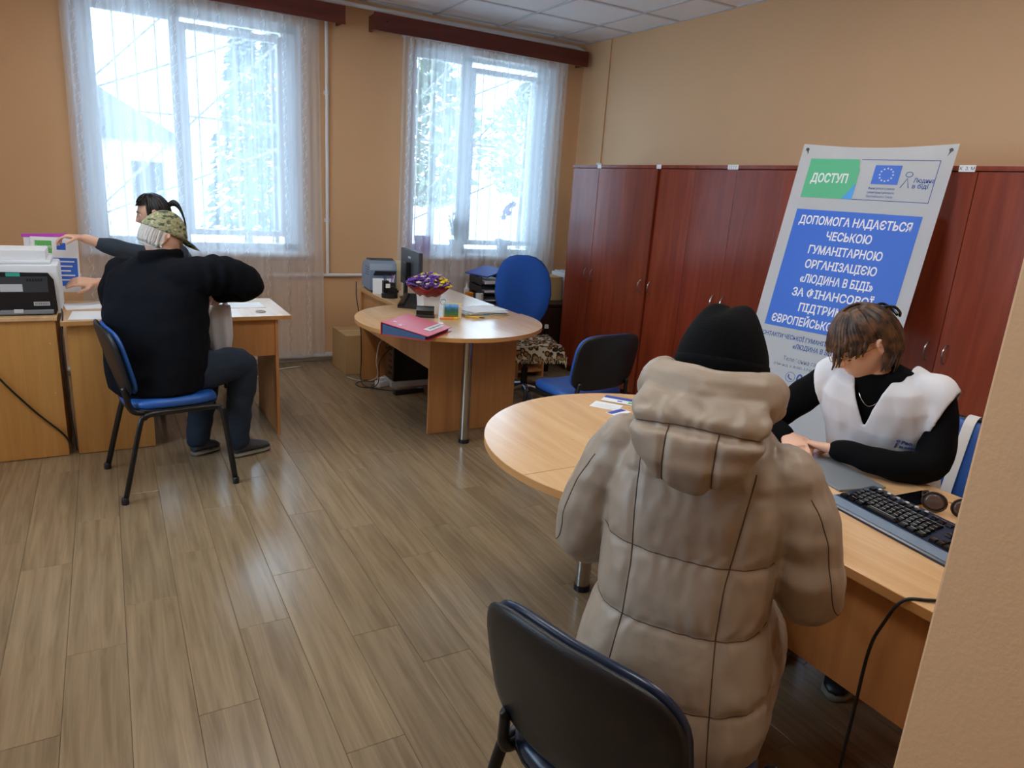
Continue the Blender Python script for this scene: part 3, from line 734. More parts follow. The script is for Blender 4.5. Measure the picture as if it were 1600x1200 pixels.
for q in range(12):
    a = 2*PI*q/12; su, sv = cu+.032*math.cos(a), cv+.032*math.sin(a)
    pts = [(su+(.0058 if i % 2 == 0 else .0026)*math.sin(PI*i/5), sv-(.0058 if i % 2 == 0 else .0026)*math.cos(PI*i/5)) for i in range(10)]
    m.loft([[TL+A*u+Dn*v+NB*(.0018+h) for u, v in pts] for h in (0, .0003)])
m.build('flag_stars', 'paper', SH, world=True)
def btext(body, u, v, size, mat, bold=0, align='CENTER', width=None, shear=0, name='lettering'):
    me = text_mesh(body, size, align, bold, shear)
    xs = [p.co.x for p in me.vertices]
    if width and xs: f = width/(max(xs)-min(xs)); me.transform(Matrix.Diagonal((f, 1, 1, 1)))
    return obj_from(name, me, mat, SH, world=True, M=bm_at(u, v, .0022))
btext('ДОСТУП', hu0+.135*k, hv0+.130*k, .064, 'paper', .0018, width=.205*k)
lu = hu0+.545*k
m = MB(); m.tube([TL+A*(lu+.016*math.cos(a))+Dn*(hv0+.075*k+.012*math.sin(a))+NB*.002 for a in [2*PI*i/16 for i in range(17)]], .0016, 5)
m.tube([TL+A*(lu-.026)+Dn*(hv0+.145*k)+NB*.002, TL+A*(lu-.003)+Dn*(hv0+.095*k)+NB*.002, TL+A*(lu+.012)+Dn*(hv0+.145*k)+NB*.002], .0018, 5); m.build('figure_logo', 'banner_ink', SH, world=True)
btext('Людина', lu+.028*k, hv0+.115*k, .030, 'banner_ink', .0003, 'LEFT', width=.10*k); btext('в біді', lu+.028*k, hv0+.145*k, .030, 'banner_ink', .0003, 'LEFT')
for q, s in enumerate(('Фінансується в рамках', 'гуманітарної допомоги', 'Європейського Союзу')): btext(s, fu0-.005, fv0+.128*k+.0205*q, .0155, 'banner_ink', 0, 'LEFT', width=.135*k)
for q, (s, wd) in enumerate((('ДОПОМОГА НАДАЄТЬСЯ', .60), ('ЧЕСЬКОЮ', .245), ('ГУМАНІТАРНОЮ', .40), ('ОРГАНІЗАЦІЄЮ', .39), ('«ЛЮДИНА В БІДІ»', .40), ('ЗА ФІНАНСОВОЇ', .445), ('ПІДТРИМКИ', .32), ('ЄВРОПЕЙСЬКОГО СОЮЗУ', .60))):
    btext(s, .40*k, (.450+.0815*q)*k, .060, 'paper', .0014, width=wd*k)
btext('КОНТАКТИ ЧЕСЬКОЇ ГУМАНІТАРНОЇ ОРГАНІЗАЦІЇ', .385*k, 1.105*k, .032, 'banner_ink', .0004, width=.66*k); btext('«ЛЮДИНА В БІДІ»', .40*k, 1.150*k, .034, 'banner_ink', .0004, width=.26*k)
btext('Телефонна гаряча лінія', .40*k, 1.225*k, .032, 'banner_grey_ink', 0, width=.33*k); btext('(пн-нд з 8:00-17:00, пт 8:00-16:00)', .40*k, 1.258*k, .02, 'banner_grey_ink', 0, width=.42*k)
btext('0', .34*k, 1.335*k, .072, 'banner_ink', .0012, 'LEFT'); btext('09', .34*k, 1.420*k, .072, 'banner_ink', .0012, 'LEFT'); btext('ho', .31*k, 1.49*k, .034, 'banner_grey_ink', 0, 'LEFT', shear=.2)
def ring(u, v, r=.026):
    m = MB(); m.tube([TL+A*(u+r*math.cos(a))+Dn*(v+r*math.sin(a))+NB*.0016 for a in [2*PI*i/20 for i in range(21)]], .0011, 5)
    return m
for (u, v, kind) in ((.305*k, 1.31*k, 'p'), (.125*k, 1.395*k, 'p'), (.205*k, 1.395*k, 'a'), (.285*k, 1.395*k, 'p'), (.265*k, 1.478*k, 'm')):
    m = ring(u, v); q = TL+A*u+Dn*v+NB*.0016
    if kind == 'p': m.tube([q+A*-.010+Dn*-.012, q+A*-.012+Dn*.0, q+A*.0+Dn*.010, q+A*.012+Dn*.012], .003, 5)
    elif kind == 'a': m.loft([[q+A*x+Dn*y+NB*h for x, y in ((-.014, .0), (.014, -.011), (.006, .013), (0, .004))] for h in (0, .0005)])
    else: m.tube([q+A*-.013+Dn*-.008, q+A*.013+Dn*-.008, q+A*.013+Dn*.008, q+A*-.013+Dn*.008, q+A*-.013+Dn*-.008, q+Dn*.003, q+A*.013+Dn*-.008], .0013, 5)
    m.build('round_icon', 'banner_ink', SH, world=True)
for u in (.028, BW-.028):
    for v in (.03, BH-.03):
        q = TL+A*u+Dn*v; m = MB(); m.tube([q-NB*.003, q+NB*.003], .0085, 12); m.build('eyelet', 'dark_grey', SH, world=True)
# X stand behind
hub = TL+A*BW/2+Dn*(BH*.62)-NB*.05
m = MB()
for u, v in ((.028, .03), (BW-.028, .03), (.028, BH-.03), (BW-.028, BH-.03)): q = TL+A*u+Dn*v-NB*.004; m.tube([hub, hub*.5+q*.5-NB*.012, q], .005, 6)
foot = TL+A*BW/2+Dn*BH; 
for u in (.15, BW-.15): q = TL+A*u+Dn*BH; m.tube([hub, Vector((q.x+.02, q.y, .006))], .007, 8)
bk = hub-NB*.16; m.tube([hub, Vector((bk.x-.04, bk.y, .006))], .007, 8)
m.build('stand_frame', 'black_metal', t, world=True)
# ------------------------------------------------------------------ things on and around the flower desk
def frame(o, e, up=(0, 0, 1)):
    """matrix with x along e at point o"""
    e = Vector(e).normalized(); u = Vector(up); g = u.cross(e).normalized(); u = e.cross(g)
    M = Matrix((e, g, u)).transposed().to_4x4(); return Matrix.Translation(o) @ M
ZT = .7505
# red lever arch binder (local x along the spine, y negative across to the open edge)
F = frame((1.262, 3.60, ZT), (.74, .67, 0))
t = thing('ring_binder', 'red ring binder lying on the round end of the flower desk', 'binder', (1.45, 3.58, ZT))
def lam(a): return [F @ Vector(p) for p in a]
def wedge(mb, x0, x1, y0, z0a, z0b, y1, z1a, z1b):
    v = lam([(x0, y0, z0a), (x1, y0, z0a), (x1, y1, z1a), (x0, y1, z1a), (x0, y0, z0b), (x1, y0, z0b), (x1, y1, z1b), (x0, y1, z1b)])
    mb.add(v, [(3, 2, 1, 0), (4, 5, 6, 7), (0, 1, 5, 4), (1, 2, 6, 5), (2, 3, 7, 6), (3, 0, 4, 7)])
m = MB(); wedge(m, 0, .32, 0, .066, .070, -.28, .021, .025); m.build('front_cover', 'red_binder', t, world=True)
m = MB(); wedge(m, 0, .32, 0, 0, .003, -.28, 0, .003); m.build('back_cover', 'red_binder', t, world=True)
m = MB(); wedge(m, 0, .32, .004, 0, .070, 0, 0, .070); m.build('spine', 'red_binder', t, world=True)
m = MB(); wedge(m, .006, .314, -.004, .0035, .060, -.262, .0035, .020); m.build('sheets', 'binder_blue', t, world=True)
m = MB(); wedge(m, .10, .30, -.205, .0385, .0391, -.245, .0320, .0326); pl = m.build('title_strip', 'paper', t, world=True)
slope = math.atan2(.045, .28)
def on_cover(body, x, y, size, mat, width=None, rot=0):
    me = text_mesh(body, size, 'CENTER', size*.02)
    if width: xs = [v.co.x for v in me.vertices]; me.transform(Matrix.Diagonal((width/(max(xs)-min(xs)), 1, 1, 1)))
    M = F @ Matrix.Translation((x, y, .0715+y*.045/.28)) @ Matrix.Rotation(slope, 4, 'X') @ Matrix.Rotation(rot, 4, 'Z')
    obj_from('lettering', me, mat, t, world=True, M=M)
on_cover('К', .118, -.232, .024, 'black_plastic')
for k in range(10):      # the rest of the strip cannot be read in the photograph: plain dark strokes
    m = MB(); x = .135+.0152*k; wedge(m, x, x+.0085-.002*(k % 3), -.216-.002*(k % 2), .0384, .0388, -.232, .0358, .0362); m.build('print_stroke', 'black_plastic', t, world=True)
on_cover('№', .085, -.05, .028, 'paper'); on_cover('№ 1', .06, -.10, .028, 'paper')

# flower bouquet in a white pot
t = thing('flower_bouquet', 'bouquet of purple, white and yellow dried flowers in red wrap', 'flowers', (1.785, 4.19, ZT))
MB().loft([[(x*s, y*s, z) for x, y in ((-.06, -.06), (.06, -.06), (.06, .06), (-.06, .06))] for s, z in ((.86, 0), (1.0, .125), (.95, .125), (.93, .11))]).build('pot', 'pot_white', t)
rn = random.Random(4); m = MB(); n = 30
m.loft([[(r*math.cos(2*PI*k/n)*(1+.09*math.sin(5*2*PI*k/n)), r*math.sin(2*PI*k/n)*(1+.09*math.sin(5*2*PI*k/n)), z+.012*math.sin(7*2*PI*k/n)*f) for k in range(n)] for r, z, f in ((.045, .10, 0), (.09, .135, .4), (.135, .175, 1), (.128, .18, 1), (.08, .15, .3))]); m.build('wrap', 'wrap_red', t, smooth='all')
cols = {'petal_purple': MB(), 'petal_white': MB(), 'petal_yellow': MB()}; st = MB()
for i in range(210):
    a = rn.uniform(0, 2*PI); r = .142*math.sqrt(rn.random()); z = .245-.062*(r/.142)**2+rn.uniform(-.014, .014)
    q = rn.random(); c = 'petal_purple' if q < .68 else ('petal_white' if q < .86 else 'petal_yellow')
    if math.cos(a-5.6) > .6 and r > .08 and q > .4: c = 'petal_yellow'
    p = Vector((r*math.cos(a), r*math.sin(a), z)); s = rn.uniform(.008, .0145)
    for j in range(5):
        b_ = 2*PI*j/5+a; cols[c].ball(p+Vector((math.cos(b_)*s*.75, math.sin(b_)*s*.75, rn.uniform(-.003, .004))), (s*.62, s*.62, s*.5), 6, 4)
    cols[c].ball(p+Vector((0, 0, .003)), s*.5, 6, 4)
    if i % 4 == 0: st.tube([(r*.4*math.cos(a), r*.4*math.sin(a), .13), p], .0018, 4)
for c in cols: cols[c].build({'petal_purple': 'purple_blooms', 'petal_white': 'white_blooms', 'petal_yellow': 'yellow_blooms'}[c], c, t, smooth='all', kind='stuff')
st.build('stems', 'green_leaf', t, kind='stuff')
# hole punch
t = thing('hole_punch', 'black hole punch beside the flower pot', 'hole punch', (1.71, 4.055, ZT), R(-25))
MB().box((-.06, -.035, 0), (.06, .035, .012), bev=.003).build('base', 'black_plastic', t)
MB().loft([[(x, y, z) for x, y in ((-.055, -w), (.055, -w), (.055, w), (-.055, w))] for z, w in ((.018, .03), (.045, .03), (.066, .018), (.070, .012))]).build('lever', 'black_gloss', t)
MB().box((-.045, -.02, .012), (.045, .02, .02)).build('punch_block', 'steel', t)
# picture card box
mm, nt, b = newmat('landscape_print'); b.inputs['Roughness'].default_value = .35
tc = N(nt, 'ShaderNodeTexCoord'); sp = N(nt, 'ShaderNodeSeparateXYZ'); nt.links.new(tc.outputs['Object'], sp.inputs[0])
no = N(nt, 'ShaderNodeTexNoise'); no.inputs['Scale'].default_value = 45; nt.links.new(tc.outputs['Object'], no.inputs['Vector'])
ma = N(nt, 'ShaderNodeMath', operation='MULTIPLY_ADD'); ma.inputs[1].default_value = .05; nt.links.new(no.outputs['Fac'], ma.inputs[0]); nt.links.new(sp.outputs[2], ma.inputs[2])
cr = N(nt, 'ShaderNodeValToRGB'); cr.color_ramp.elements[0].color = srgb(150, 110, 50); cr.color_ramp.elements[0].position = .03; cr.color_ramp.elements[1].color = srgb(120, 180, 225); cr.color_ramp.elements[1].position = .12
for p_, c_ in ((.05, (70, 120, 70)), (.075, (40, 100, 90)), (.09, (60, 130, 190))): cr.color_ramp.elements.new(p_).color = srgb(*c_)
nt.links.new(ma.outputs[0], cr.inputs[0]); nt.links.new(cr.outputs[0], b.inputs['Base Color'])
t = thing('desk_calendar', 'small desk calendar with a landscape picture beside the hole punch', 'calendar', (1.885, 4.03, ZT), R(-20))
arcp = [(-.045+.09*i/10, .085*math.sin(PI*(.5+.5*i/10))**.6 if i < 10 else 0) for i in range(11)]
prof = [(-.035, 0), (-.035, .07), (-.028, .086), (-.012, .094), (.008, .088), (.024, .066), (.034, .034), (.038, 0)]
m = MB(); m.loft([[(x, y, z) for y, z in prof] for x in (-.055, .055)]); m.build('card_body', 'card_pale', t)
m = MB(); m.loft([[(x, y, z) for y, z in ((-.0365, .004), (-.0365, .070), (-.0295, .0872), (-.0285, .0866), (-.0355, .070), (-.0355, .004))] for x in (-.053, .035)]); m.build('picture', 'landscape_print', t)
# marker
def pen(label, loc, rz, l, r, mat, mat2, cat='pen', name='pen'):
    t = thing(name, label, cat, loc, rz); Mx = Matrix.Translation((0, 0, r)) @ Matrix.Rotation(R(90), 4, 'Y')
    MB().lathe([(r*.9, -l/2), (r, -l/2+.004), (r, l*.25)], (0, 0, 0), 10, Mx).build('barrel', mat, t, smooth=True)
    MB().lathe([(r*1.04, l*.25), (r*1.04, l/2-.006), (r*.5, l/2)], (0, 0, 0), 10, Mx).build('cap', mat2, t, smooth=True)
pen('orange marker lying in front of the desk calendar', (1.83, 3.955, ZT), R(-10), .12, .007, 'orange', 'yellow')
pen('yellow pencil lying beside the paper pile on the flower desk', (2.02, 3.98, ZT), R(-35), .13, .004, 'yellow', 'dark_grey')
# paper pile: separate sheets and folders
rn = random.Random(9)
labs = ['lowest pale folder of the paper pile on the flower desk', 'blue-edged folder second in the paper pile on the flower desk', 'white document bundle in the paper pile on the flower desk', 'grey folder near the top of the paper pile on the flower desk', 'loose white sheet on top of the paper pile on the flower desk']
z = ZT
for k in range(5):
    h = [.006, .006, .008, .004, .0015][k]; dx, dy = rn.uniform(-.012, .012), rn.uniform(-.012, .012)
    tt = thing('paper_folder' if k in (0, 1, 3) else 'document', labs[k], 'folder' if k in (0, 1, 3) else 'paper', (2.14+dx, 4.125+dy, z), R([3, -4, 6, -8, 15][k]), 'papers piled on the flower desk')
    w, d = [(.15, .12), (.148, .115), (.14, .105), (.145, .11), (.15, .105)][k]
    MB().box((-w, -d, 0), (w, d, h), bev=.001, seg=1).build('cover', ['card_pale', 'light_grey', 'paper', 'light_grey', 'paper'][k], tt)
    if k == 1: MB().box((-.02, -d-.0008, -.0002), (.025, -d+.03, h+.0006)).build('blue_clip', 'banner_lightblue', tt)
    z += h+.0012
# eyeglasses
t = thing('eyeglasses', 'thin wire eyeglasses lying behind the paper pile', 'glasses', (1.99, 4.47, ZT), R(15))
for s in (-1, 1):
    m = MB(); m.tube([(s*.033+.024*math.cos(a), 0, .020+.019*math.sin(a)) for a in [2*PI*i/16 for i in range(17)]], .0012, 5); m.build('rim', 'black_metal', t)
    m = MB(); m.tube(smooth_path([(s*.058, 0, .026), (s*.064, .03, .026), (s*.062, .10, .022), (s*.058, .13, .004)], 4), .0012, 5); m.build('temple', 'black_metal', t)
MB().tube([(-.009, 0, .024), (0, 0, .028), (.009, 0, .024)], .0012, 5).build('bridge', 'black_metal', t)
# desk phone
t = thing('desk_phone', 'black and silver desk phone between pen holder and flowers', 'telephone', (1.765, 4.44, ZT), R(-35))
MB().loft([[(x, y, z+.055*(y+.09)/.18*k) for x, y in ((-.07, -.09), (.07, -.09), (.07, .09), (-.07, .09))] for z, k in ((0, 0), (.022, 1))]).build('base', 'black_plastic', t)
MB().box((-.066, -.09, .03), (-.02, .095, .058), bev=.012, M=Matrix.Rotation(R(16), 4, 'X')).build('handset', 'black_gloss', t)
MB().box((-.012, -.07, .024), (.058, .03, .027), M=Matrix.Rotation(R(16), 4, 'X')).build('keypad', 'light_grey', t)
MB().box((-.012, .04, .026), (.058, .08, .03), M=Matrix.Rotation(R(16), 4, 'X')).build('display', 'printer_blue', t)
# monitor seen from behind
t = thing('computer_monitor', 'dark flat computer monitor with its back turned, behind the flowers', 'monitor', (1.90, 4.80, ZT), R(-4))
MB().box((-.012, -.215, .085), (.018, .215, .345), bev=.006).build('housing', 'dark_grey', t)
MB().box((.0182, -.205, .095), (.0195, .205, .335)).build('screen', 'screen_dark', t)
MB().box((-.05, -.04, .16), (-.012, .04, .26), bev=.006).build('hinge_block', 'black_plastic', t)
MB().box((-.0135, -.03, .285), (-.0122, .03, .30)).build('logo_plate', 'light_grey', t)
MB().box((-.048, -.022, .01), (-.025, .022, .20), bev=.004).build('neck', 'black_plastic', t)
MB().lathe([(.075, 0), (.075, .006), (.03, .012)], (.0, 0, 0), 24).build('foot', 'black_plastic', t)
# pen organiser
t = thing('pen_organiser', 'black rotary pen organiser beside the small printer', 'pen holder', (1.752, 4.83, ZT))
MB().lathe([(.058, 0), (.058, .03), (.05, .034)], (0, 0, 0), 24).build('base', 'black_plastic', t, smooth=True)
for k, (dx, dy, h) in enumerate(((-.024, .02, .12), (.024, .02, .105), (0, -.024, .085), (.026, -.02, .07))): MB().box((dx-.02, dy-.02, .034), (dx+.02, dy+.02, h), bev=.003).build('cup', 'black_plastic', t)
MB().box((-.045, -.0445, .075), (-.012, -.043, .105)).build('paper_tag', 'paper', t)
for k, (dx, dy, mt) in enumerate(((-.024, .02, 'binder_blue'), (.02, .024, 'purple_plastic'), (.028, .014, 'light_grey'), (-.018, .01, 'binder_blue'))):
    o = MB().tube([(1.752+dx, 4.83+dy, ZT+.06), (1.752+dx*1.5, 4.83+dy*1.3, ZT+.16)], .004, 6).build('pen', mt)
    setp(o, ['blue pen upright at the back of the organiser', 'purple pen upright in the organiser', 'grey pen upright in the organiser', 'blue pen upright at the front of the organiser'][k], 'pen', 'pens in the organiser')
# sheet standing before the printer
o = MB().box((-.075, -.001, 0), (.075, .001, .115), M=Matrix.Translation((1.757, 4.985, ZT)) @ Matrix.Rotation(R(-12), 4, 'Z') @ Matrix.Rotation(R(-7), 4, 'X')).build('paper_sheet', 'paper'); setp(o, 'white sheet leaning upright in front of the small printer', 'paper')
# small laser printer
t = thing('laser_printer', 'small grey-blue and cream printer at the far end of the flower desk', 'printer', (1.81, 5.19, ZT), R(-6))
sec = [(-.15, .02), (-.15, .17), (-.135, .215), (-.09, .235), (.06, .225), (.13, .19), (.15, .14), (.15, .02)]
MB().loft([[(x, y, z) for y, z in sec] for x in (-.115, .085)]).build('body', 'printer_blue', t)
MB().loft([[(x, y*1.0, z) for y, z in sec] for x in (.086, .125)]).build('side_panel', 'card_pale', t)
MB().box((-.10, -.13, 0), (.11, .14, .02)).build('base', 'black_plastic', t)
MB().loft([[(x, y, z) for y, z in ((-.085, .2365), (-.03, .247), (.05, .24), (.062, .2265))] for x in (-.10, .08)]).build('top_lid', 'dark_grey', t)
for k in range(4): MB().box((-.1165, -.10, .125+.018*k), (-.1145, .02, .130+.018*k)).build('vent', 'dark_grey', t)
MB().loft([[(x, y, z) for y, z in ((-.20, .165), (-.15, .13), (-.15, .136), (-.20, .171))] for x in (-.09, .07)]).build('output_tray', 'dark_grey', t)
# computer tower on its plinth under the desk
t = thing('computer_tower', 'black computer tower standing on the floor under the flower desk', 'computer', (2.07, 5.14, 0))
MB().box((1.88, 5.05, .045), (2.27, 5.235, .455), bev=.004).build('case', 'black_plastic', t, world=True)
MB().box((1.872, 5.055, .05), (1.8795, 5.23, .45)).build('rear_panel', 'steel', t, world=True)
for k in range(6): MB().box((1.870, 5.08, .09+.05*k), (1.8715, 5.15, .115+.05*k)).build('port_slot', 'dark_grey', t, world=True)
MB().box((1.86, 5.04, 0), (2.28, 5.245, .044), bev=.002).build('plinth', 'light_grey', t, world=True)
# power strip and cables on the floor
t = thing('power_strip', 'black power strip on the floor under the flower desk', 'power strip', (1.93, 4.86, 0), R(5))
MB().box((-.12, -.025, 0), (.12, .025, .035), bev=.005).build('body', 'black_plastic', t)
for k in range(3): MB().lathe([(.017, .0352), (.017, .036)], (-.08+.07*k, 0, 0), 14).build('socket', 'dark_grey', t)
MB().box((.075, -.018, .0352), (.11, .018, .0365)).build('label_sticker', 'banner_grey_ink', t)
t = thing('power_adapter', 'white power adapter lying among the cables on the floor', 'adapter', (1.80, 5.10, 0), R(20))
MB().box((-.05, -.03, 0), (.05, .03, .05), bev=.008).build('block', 'printer_white', t); MB().box((-.03, -.02, .05), (.02, .02, .075), bev=.006).build('plug', 'printer_white', t)
def cable(label, pts, r=.004, mat='cable_black', n=7):
    o = MB().tube(smooth_path(pts, n), r, 6).build('cable', mat, smooth='all'); return setp(o, label, 'cable')
cable('black cable hanging down the far leg of the flower desk', [(1.652, 5.30, .80), (1.645, 5.27, .68), (1.660, 5.22, .50), (1.665, 5.20, .25), (1.655, 5.16, .03), (1.72, 5.05, .006), (1.85, 4.93, .006)])
cable('black cable coiled on the floor beside the computer tower', [(1.86, 5.10, .30), (1.76, 5.04, .22), (1.74, 5.02, .05), (1.66, 5.08, .006), (1.62, 5.20, .006), (1.70, 5.26, .008), (1.78, 5.18, .012), (1.70, 5.06, .014), (1.80, 4.94, .010), (1.86, 4.90, .02)])
cable('white cable looping from the computer tower to the floor', [(1.865, 5.18, .36), (1.80, 5.16, .34), (1.77, 5.15, .2), (1.80, 5.20, .06), (1.74, 5.26, .006), (1.66, 5.32, .006), (1.62, 5.42, .006)], mat='cable_white')
cable('black cable hanging under the round end of the flower desk', [(1.75, 4.40, .725), (1.742, 4.6, .60), (1.76, 4.85, .42), (1.80, 5.02, .33), (1.862, 5.12, .31)])
cable('white cable on the floor by the window behind the small desk', [(.58, 5.86, .006), (.75, 5.70, .006), (.95, 5.62, .006), (1.1, 5.78, .006), (1.35, 5.86, .006)], mat='cable_white')
# cardboard box on the floor
t = thing('cardboard_box', 'plain cardboard box on the floor beside the flower desk', 'box', (1.72, 5.72, 0))
MB().box((1.63, 5.50, .001), (1.93, 5.90, .33), bev=.002).build('carton', 'cardboard', t, world=True)
MB().box((1.628, 5.69, .329), (1.932, 5.71, .332)).build('flap_seam', 'card_pale', t, world=True)
# bottle
t = thing('bottle', 'dark bottle with a white cap between the swivel chair and the wardrobe', 'bottle', (3.36, 5.19, 0))
ZB = .0
MB().lathe([(.044, 0), (.046, .01), (.046, .27), (.03, .33), (.016, .365), (.016, .39)], (0, 0, ZB), 18).build('body', 'black_gloss', t, smooth=True)
MB().lathe([(.019, .39), (.019, .42), (.015, .424)], (0, 0, ZB), 14).build('cap', 'light_grey', t, smooth=True)
# ---- on the dark cabinet
ZC2 = .586
for k in range(3):
    z = ZC2+.075*k
    t = thing('letter_tray', ['lowest black letter tray of the stack on the dark cabinet', 'middle black letter tray of the stack on the dark cabinet', 'top black letter tray of the stack, full of papers'][k], 'letter tray', (2.98, 5.62, z), R(-8), 'stacked letter trays')
    MB().box((-.13, -.17, .004), (.13, .17, .008)).build('floor_plate', 'black_plastic', t)
    for x in (-.13, .126): MB().box((x, -.17, .0), (x+.004, .17, .062)).build('side_wall', 'black_plastic', t)
    MB().box((-.13, .166, 0), (.13, .17, .062)).build('rear_wall', 'black_plastic', t)
    for x in (-.128, .122):
        for y in (-.15, .15): MB().box((x, y-.01, .062), (x+.006, y+.01, .074)).build('stacking_post', 'black_plastic', t)
    o = MB().box((2.87, 5.48, z+.009), (3.09, 5.76, z+.014+.012*k), bev=.001, seg=1).build('paper_stack', 'paper'); setp(o, ['sheets lying in the lowest letter tray', 'sheets lying in the middle letter tray', 'sheets lying in the top letter tray'][k], 'paper')
o = MB().box((-.12, -.16, 0), (.12, .16, .012), bev=.002, M=Matrix.Translation((2.95, 5.62, ZC2+.250)) @ Matrix.Rotation(R(12), 4, 'Z') @ Matrix.Rotation(R(-14), 4, 'Y')).build('blue_folder', 'paper_blue'); setp(o, 'dark blue folder lying tilted on the letter trays', 'folder')
o = MB().box((-.012, -.13, 0), (.012, .13, .23), bev=.002, M=Matrix.Translation((3.215, 5.66, ZC2)) @ Matrix.Rotation(R(8), 4, 'Z')).build('blue_file', 'paper_blue'); setp(o, 'blue file standing upright behind the letter trays', 'file')
t = thing('tape_roll', 'white paper roll standing beside the letter trays', 'roll', (2.80, 5.44, ZC2))
MB().lathe([(.012, 0), (.034, 0), (.034, .085), (.012, .085)], (0, 0, 0), 18).build('roll_body', 'paper', t, smooth=True); MB().lathe([(.0119, .001), (.0119, .086)], (0, 0, 0), 12).build('core', 'cardboard', t)
o = MB().box((2.745, 5.56, ZC2), (2.80, 5.62, ZC2+.075), bev=.003).build('small_carton', 'orange'); setp(o, 'small orange carton at the end of the dark cabinet', 'carton')
t = thing('glue_bottle', 'small white bottle at the end of the dark cabinet', 'bottle', (2.80, 5.70, ZC2)); MB().lathe([(.024, 0), (.026, .005), (.026, .09), (.01, .105), (.008, .13), (.003, .15)], (0, 0, 0), 14).build('body', 'printer_white', t, smooth=True)
t = thing('cardboard_box', 'small cardboard box standing on the dark cabinet next to the wardrobes', 'box', (3.62, 5.60, ZC2))
MB().box((3.50, 5.50, ZC2), (3.70, 5.74, ZC2+.22), bev=.002).build('carton', 'cardboard', t, world=True); MB().box((3.498, 5.612, ZC2+.2195), (3.702, 5.628, ZC2+.2215)).build('flap_seam', 'card_pale', t, world=True)
for k in range(4):
    o = MB().box((3.725+.032*k, 5.50, ZC2), (3.751+.032*k, 5.74, ZC2+.25+.012*(k % 2)), bev=.002).build('plastic_file', ['printer_white', 'light_grey', 'printer_white', 'light_grey'][k])
    setp(o, ['white plastic file next to the cardboard box on the dark cabinet', 'grey plastic file second from the cardboard box', 'white plastic file third from the cardboard box', 'grey plastic file at the wardrobe end of the row'][k], 'file', 'files on the dark cabinet')
for k in range(3):
    o = MB().box((3.25, 5.52, ZC2+.012*k), (3.46-.01*k, 5.78, ZC2+.0115+.012*k), bev=.001, seg=1).build('document', ['light_grey', 'paper', 'paper'][k]); setp(o, ['grey booklet under the papers behind the swivel chair', 'white booklet in the middle of the pile behind the swivel chair', 'white booklet on top of the pile behind the swivel chair'][k], 'booklet', 'pile behind the swivel chair')

# ---- plants on the sill
ZS = .9445
def leaf(mb, p, d, l, w, droop=.3):
    d = Vector(d).normalized(); s = d.cross(Vector((0, 0, 1))); s = s.normalized() if s.length > .01 else Vector((1, 0, 0)); P = Vector(p); rows = []
    for i in range(5):
        u = i/4; c = P+d*l*u-Vector((0, 0, droop*l*u*u)); ww = w*math.sin(PI*min(.98, .12+.86*u))**.8; rows.append((c-s*ww, c+Vector((0, 0, .15*ww)), c+s*ww))
    vs = [q for r_ in rows for q in r_]; fs = []
    for i in range(4): fs += [(3*i, 3*i+1, 3*i+4, 3*i+3), (3*i+1, 3*i+2, 3*i+5, 3*i+4)]
    mb.add(vs, fs)
def pot(t, r, h, mat):
    MB().lathe([(r*.72, 0), (r, h), (r*1.05, h), (r*1.05, h-.012), (r*.9, h-.012), (r*.88, h-.02)], (0, 0, 0), 20).build('pot', mat, t, smooth=True)
t = thing('potted_plant', 'bushy green plant in a white pot on the window sill', 'plant', (2.86, 6.10, ZS)); pot(t, .07, .13, 'pot_white'); rn = random.Random(12); lf = MB(); st = MB()
for i in range(26):
    a = rn.uniform(0, 2*PI); tilt = rn.uniform(.05, .75); h = rn.uniform(.12, .25); top = Vector((math.cos(a)*tilt*h*.8, math.sin(a)*tilt*h*.35, .12+h)); st.tube([(0, 0, .11), top*.5+Vector((0, 0, .05)), top], .0025, 4)
    for j in range(8):
        u = .35+.65*j/7; q = Vector((0, 0, .11)).lerp(top, u); b_ = a+j*2.2; leaf(lf, q, (math.cos(b_), math.sin(b_)*.5, .5), rn.uniform(.05, .085), .015)
lf.build('leaves', 'green_leaf', t, kind='stuff'); st.build('stems', 'green_leaf', t, kind='stuff')
t = thing('orchid', 'purple orchid in a grey pot on the window sill', 'plant', (3.36, 6.10, ZS)); pot(t, .062, .14, 'light_grey'); lf = MB()
for k in range(5): a = 2*PI*k/5+.4; leaf(lf, (0, 0, .13), (math.cos(a), math.sin(a)*.5, .35), .15, .028, .6); 
lf.build('leaves', 'green_leaf', t)
stem = smooth_path([(0, 0, .13), (.01, 0, .28), (-.01, -.01, .40), (.03, -.01, .46), (.09, -.01, .48)], 6); MB().tube(stem, .0028, 5).build('flower_stem', 'green_leaf', t)
for k, p in enumerate(((-.015, -.015, .36), (-.005, -.02, .41), (.02, -.015, .445), (.05, -.02, .47), (.085, -.015, .485), (.035, -.015, .40))):
    m = MB()
    for j in range(5): a = 2*PI*j/5+.5; c = Vector(p)+Vector((math.cos(a)*.018, -.004, math.sin(a)*.018)); m.ball(c, (.017, .004, .014), 8, 5)
    m.ball(Vector(p)+Vector((0, -.006, -.002)), .006, 6, 4); m.build('bloom', 'petal_orchid', t, smooth='all')
t = thing('potted_plant', 'low trailing plant in a pale pot at the wardrobe end of the sill', 'plant', (3.70, 6.10, ZS)); pot(t, .055, .10, 'pot_white'); lf = MB(); rn = random.Random(5)
for k in range(22): a = rn.uniform(0, 2*PI); leaf(lf, (0, 0, .10), (math.cos(a), math.sin(a)*.5, rn.uniform(.1, .9)), rn.uniform(.06, .12), .012, .8)
lf.build('leaves', 'green_leaf', t, kind='stuff')
t = thing('planter_box', 'mauve planter standing at the left end of the plant window sill', 'planter', (2.52, 6.10, ZS))
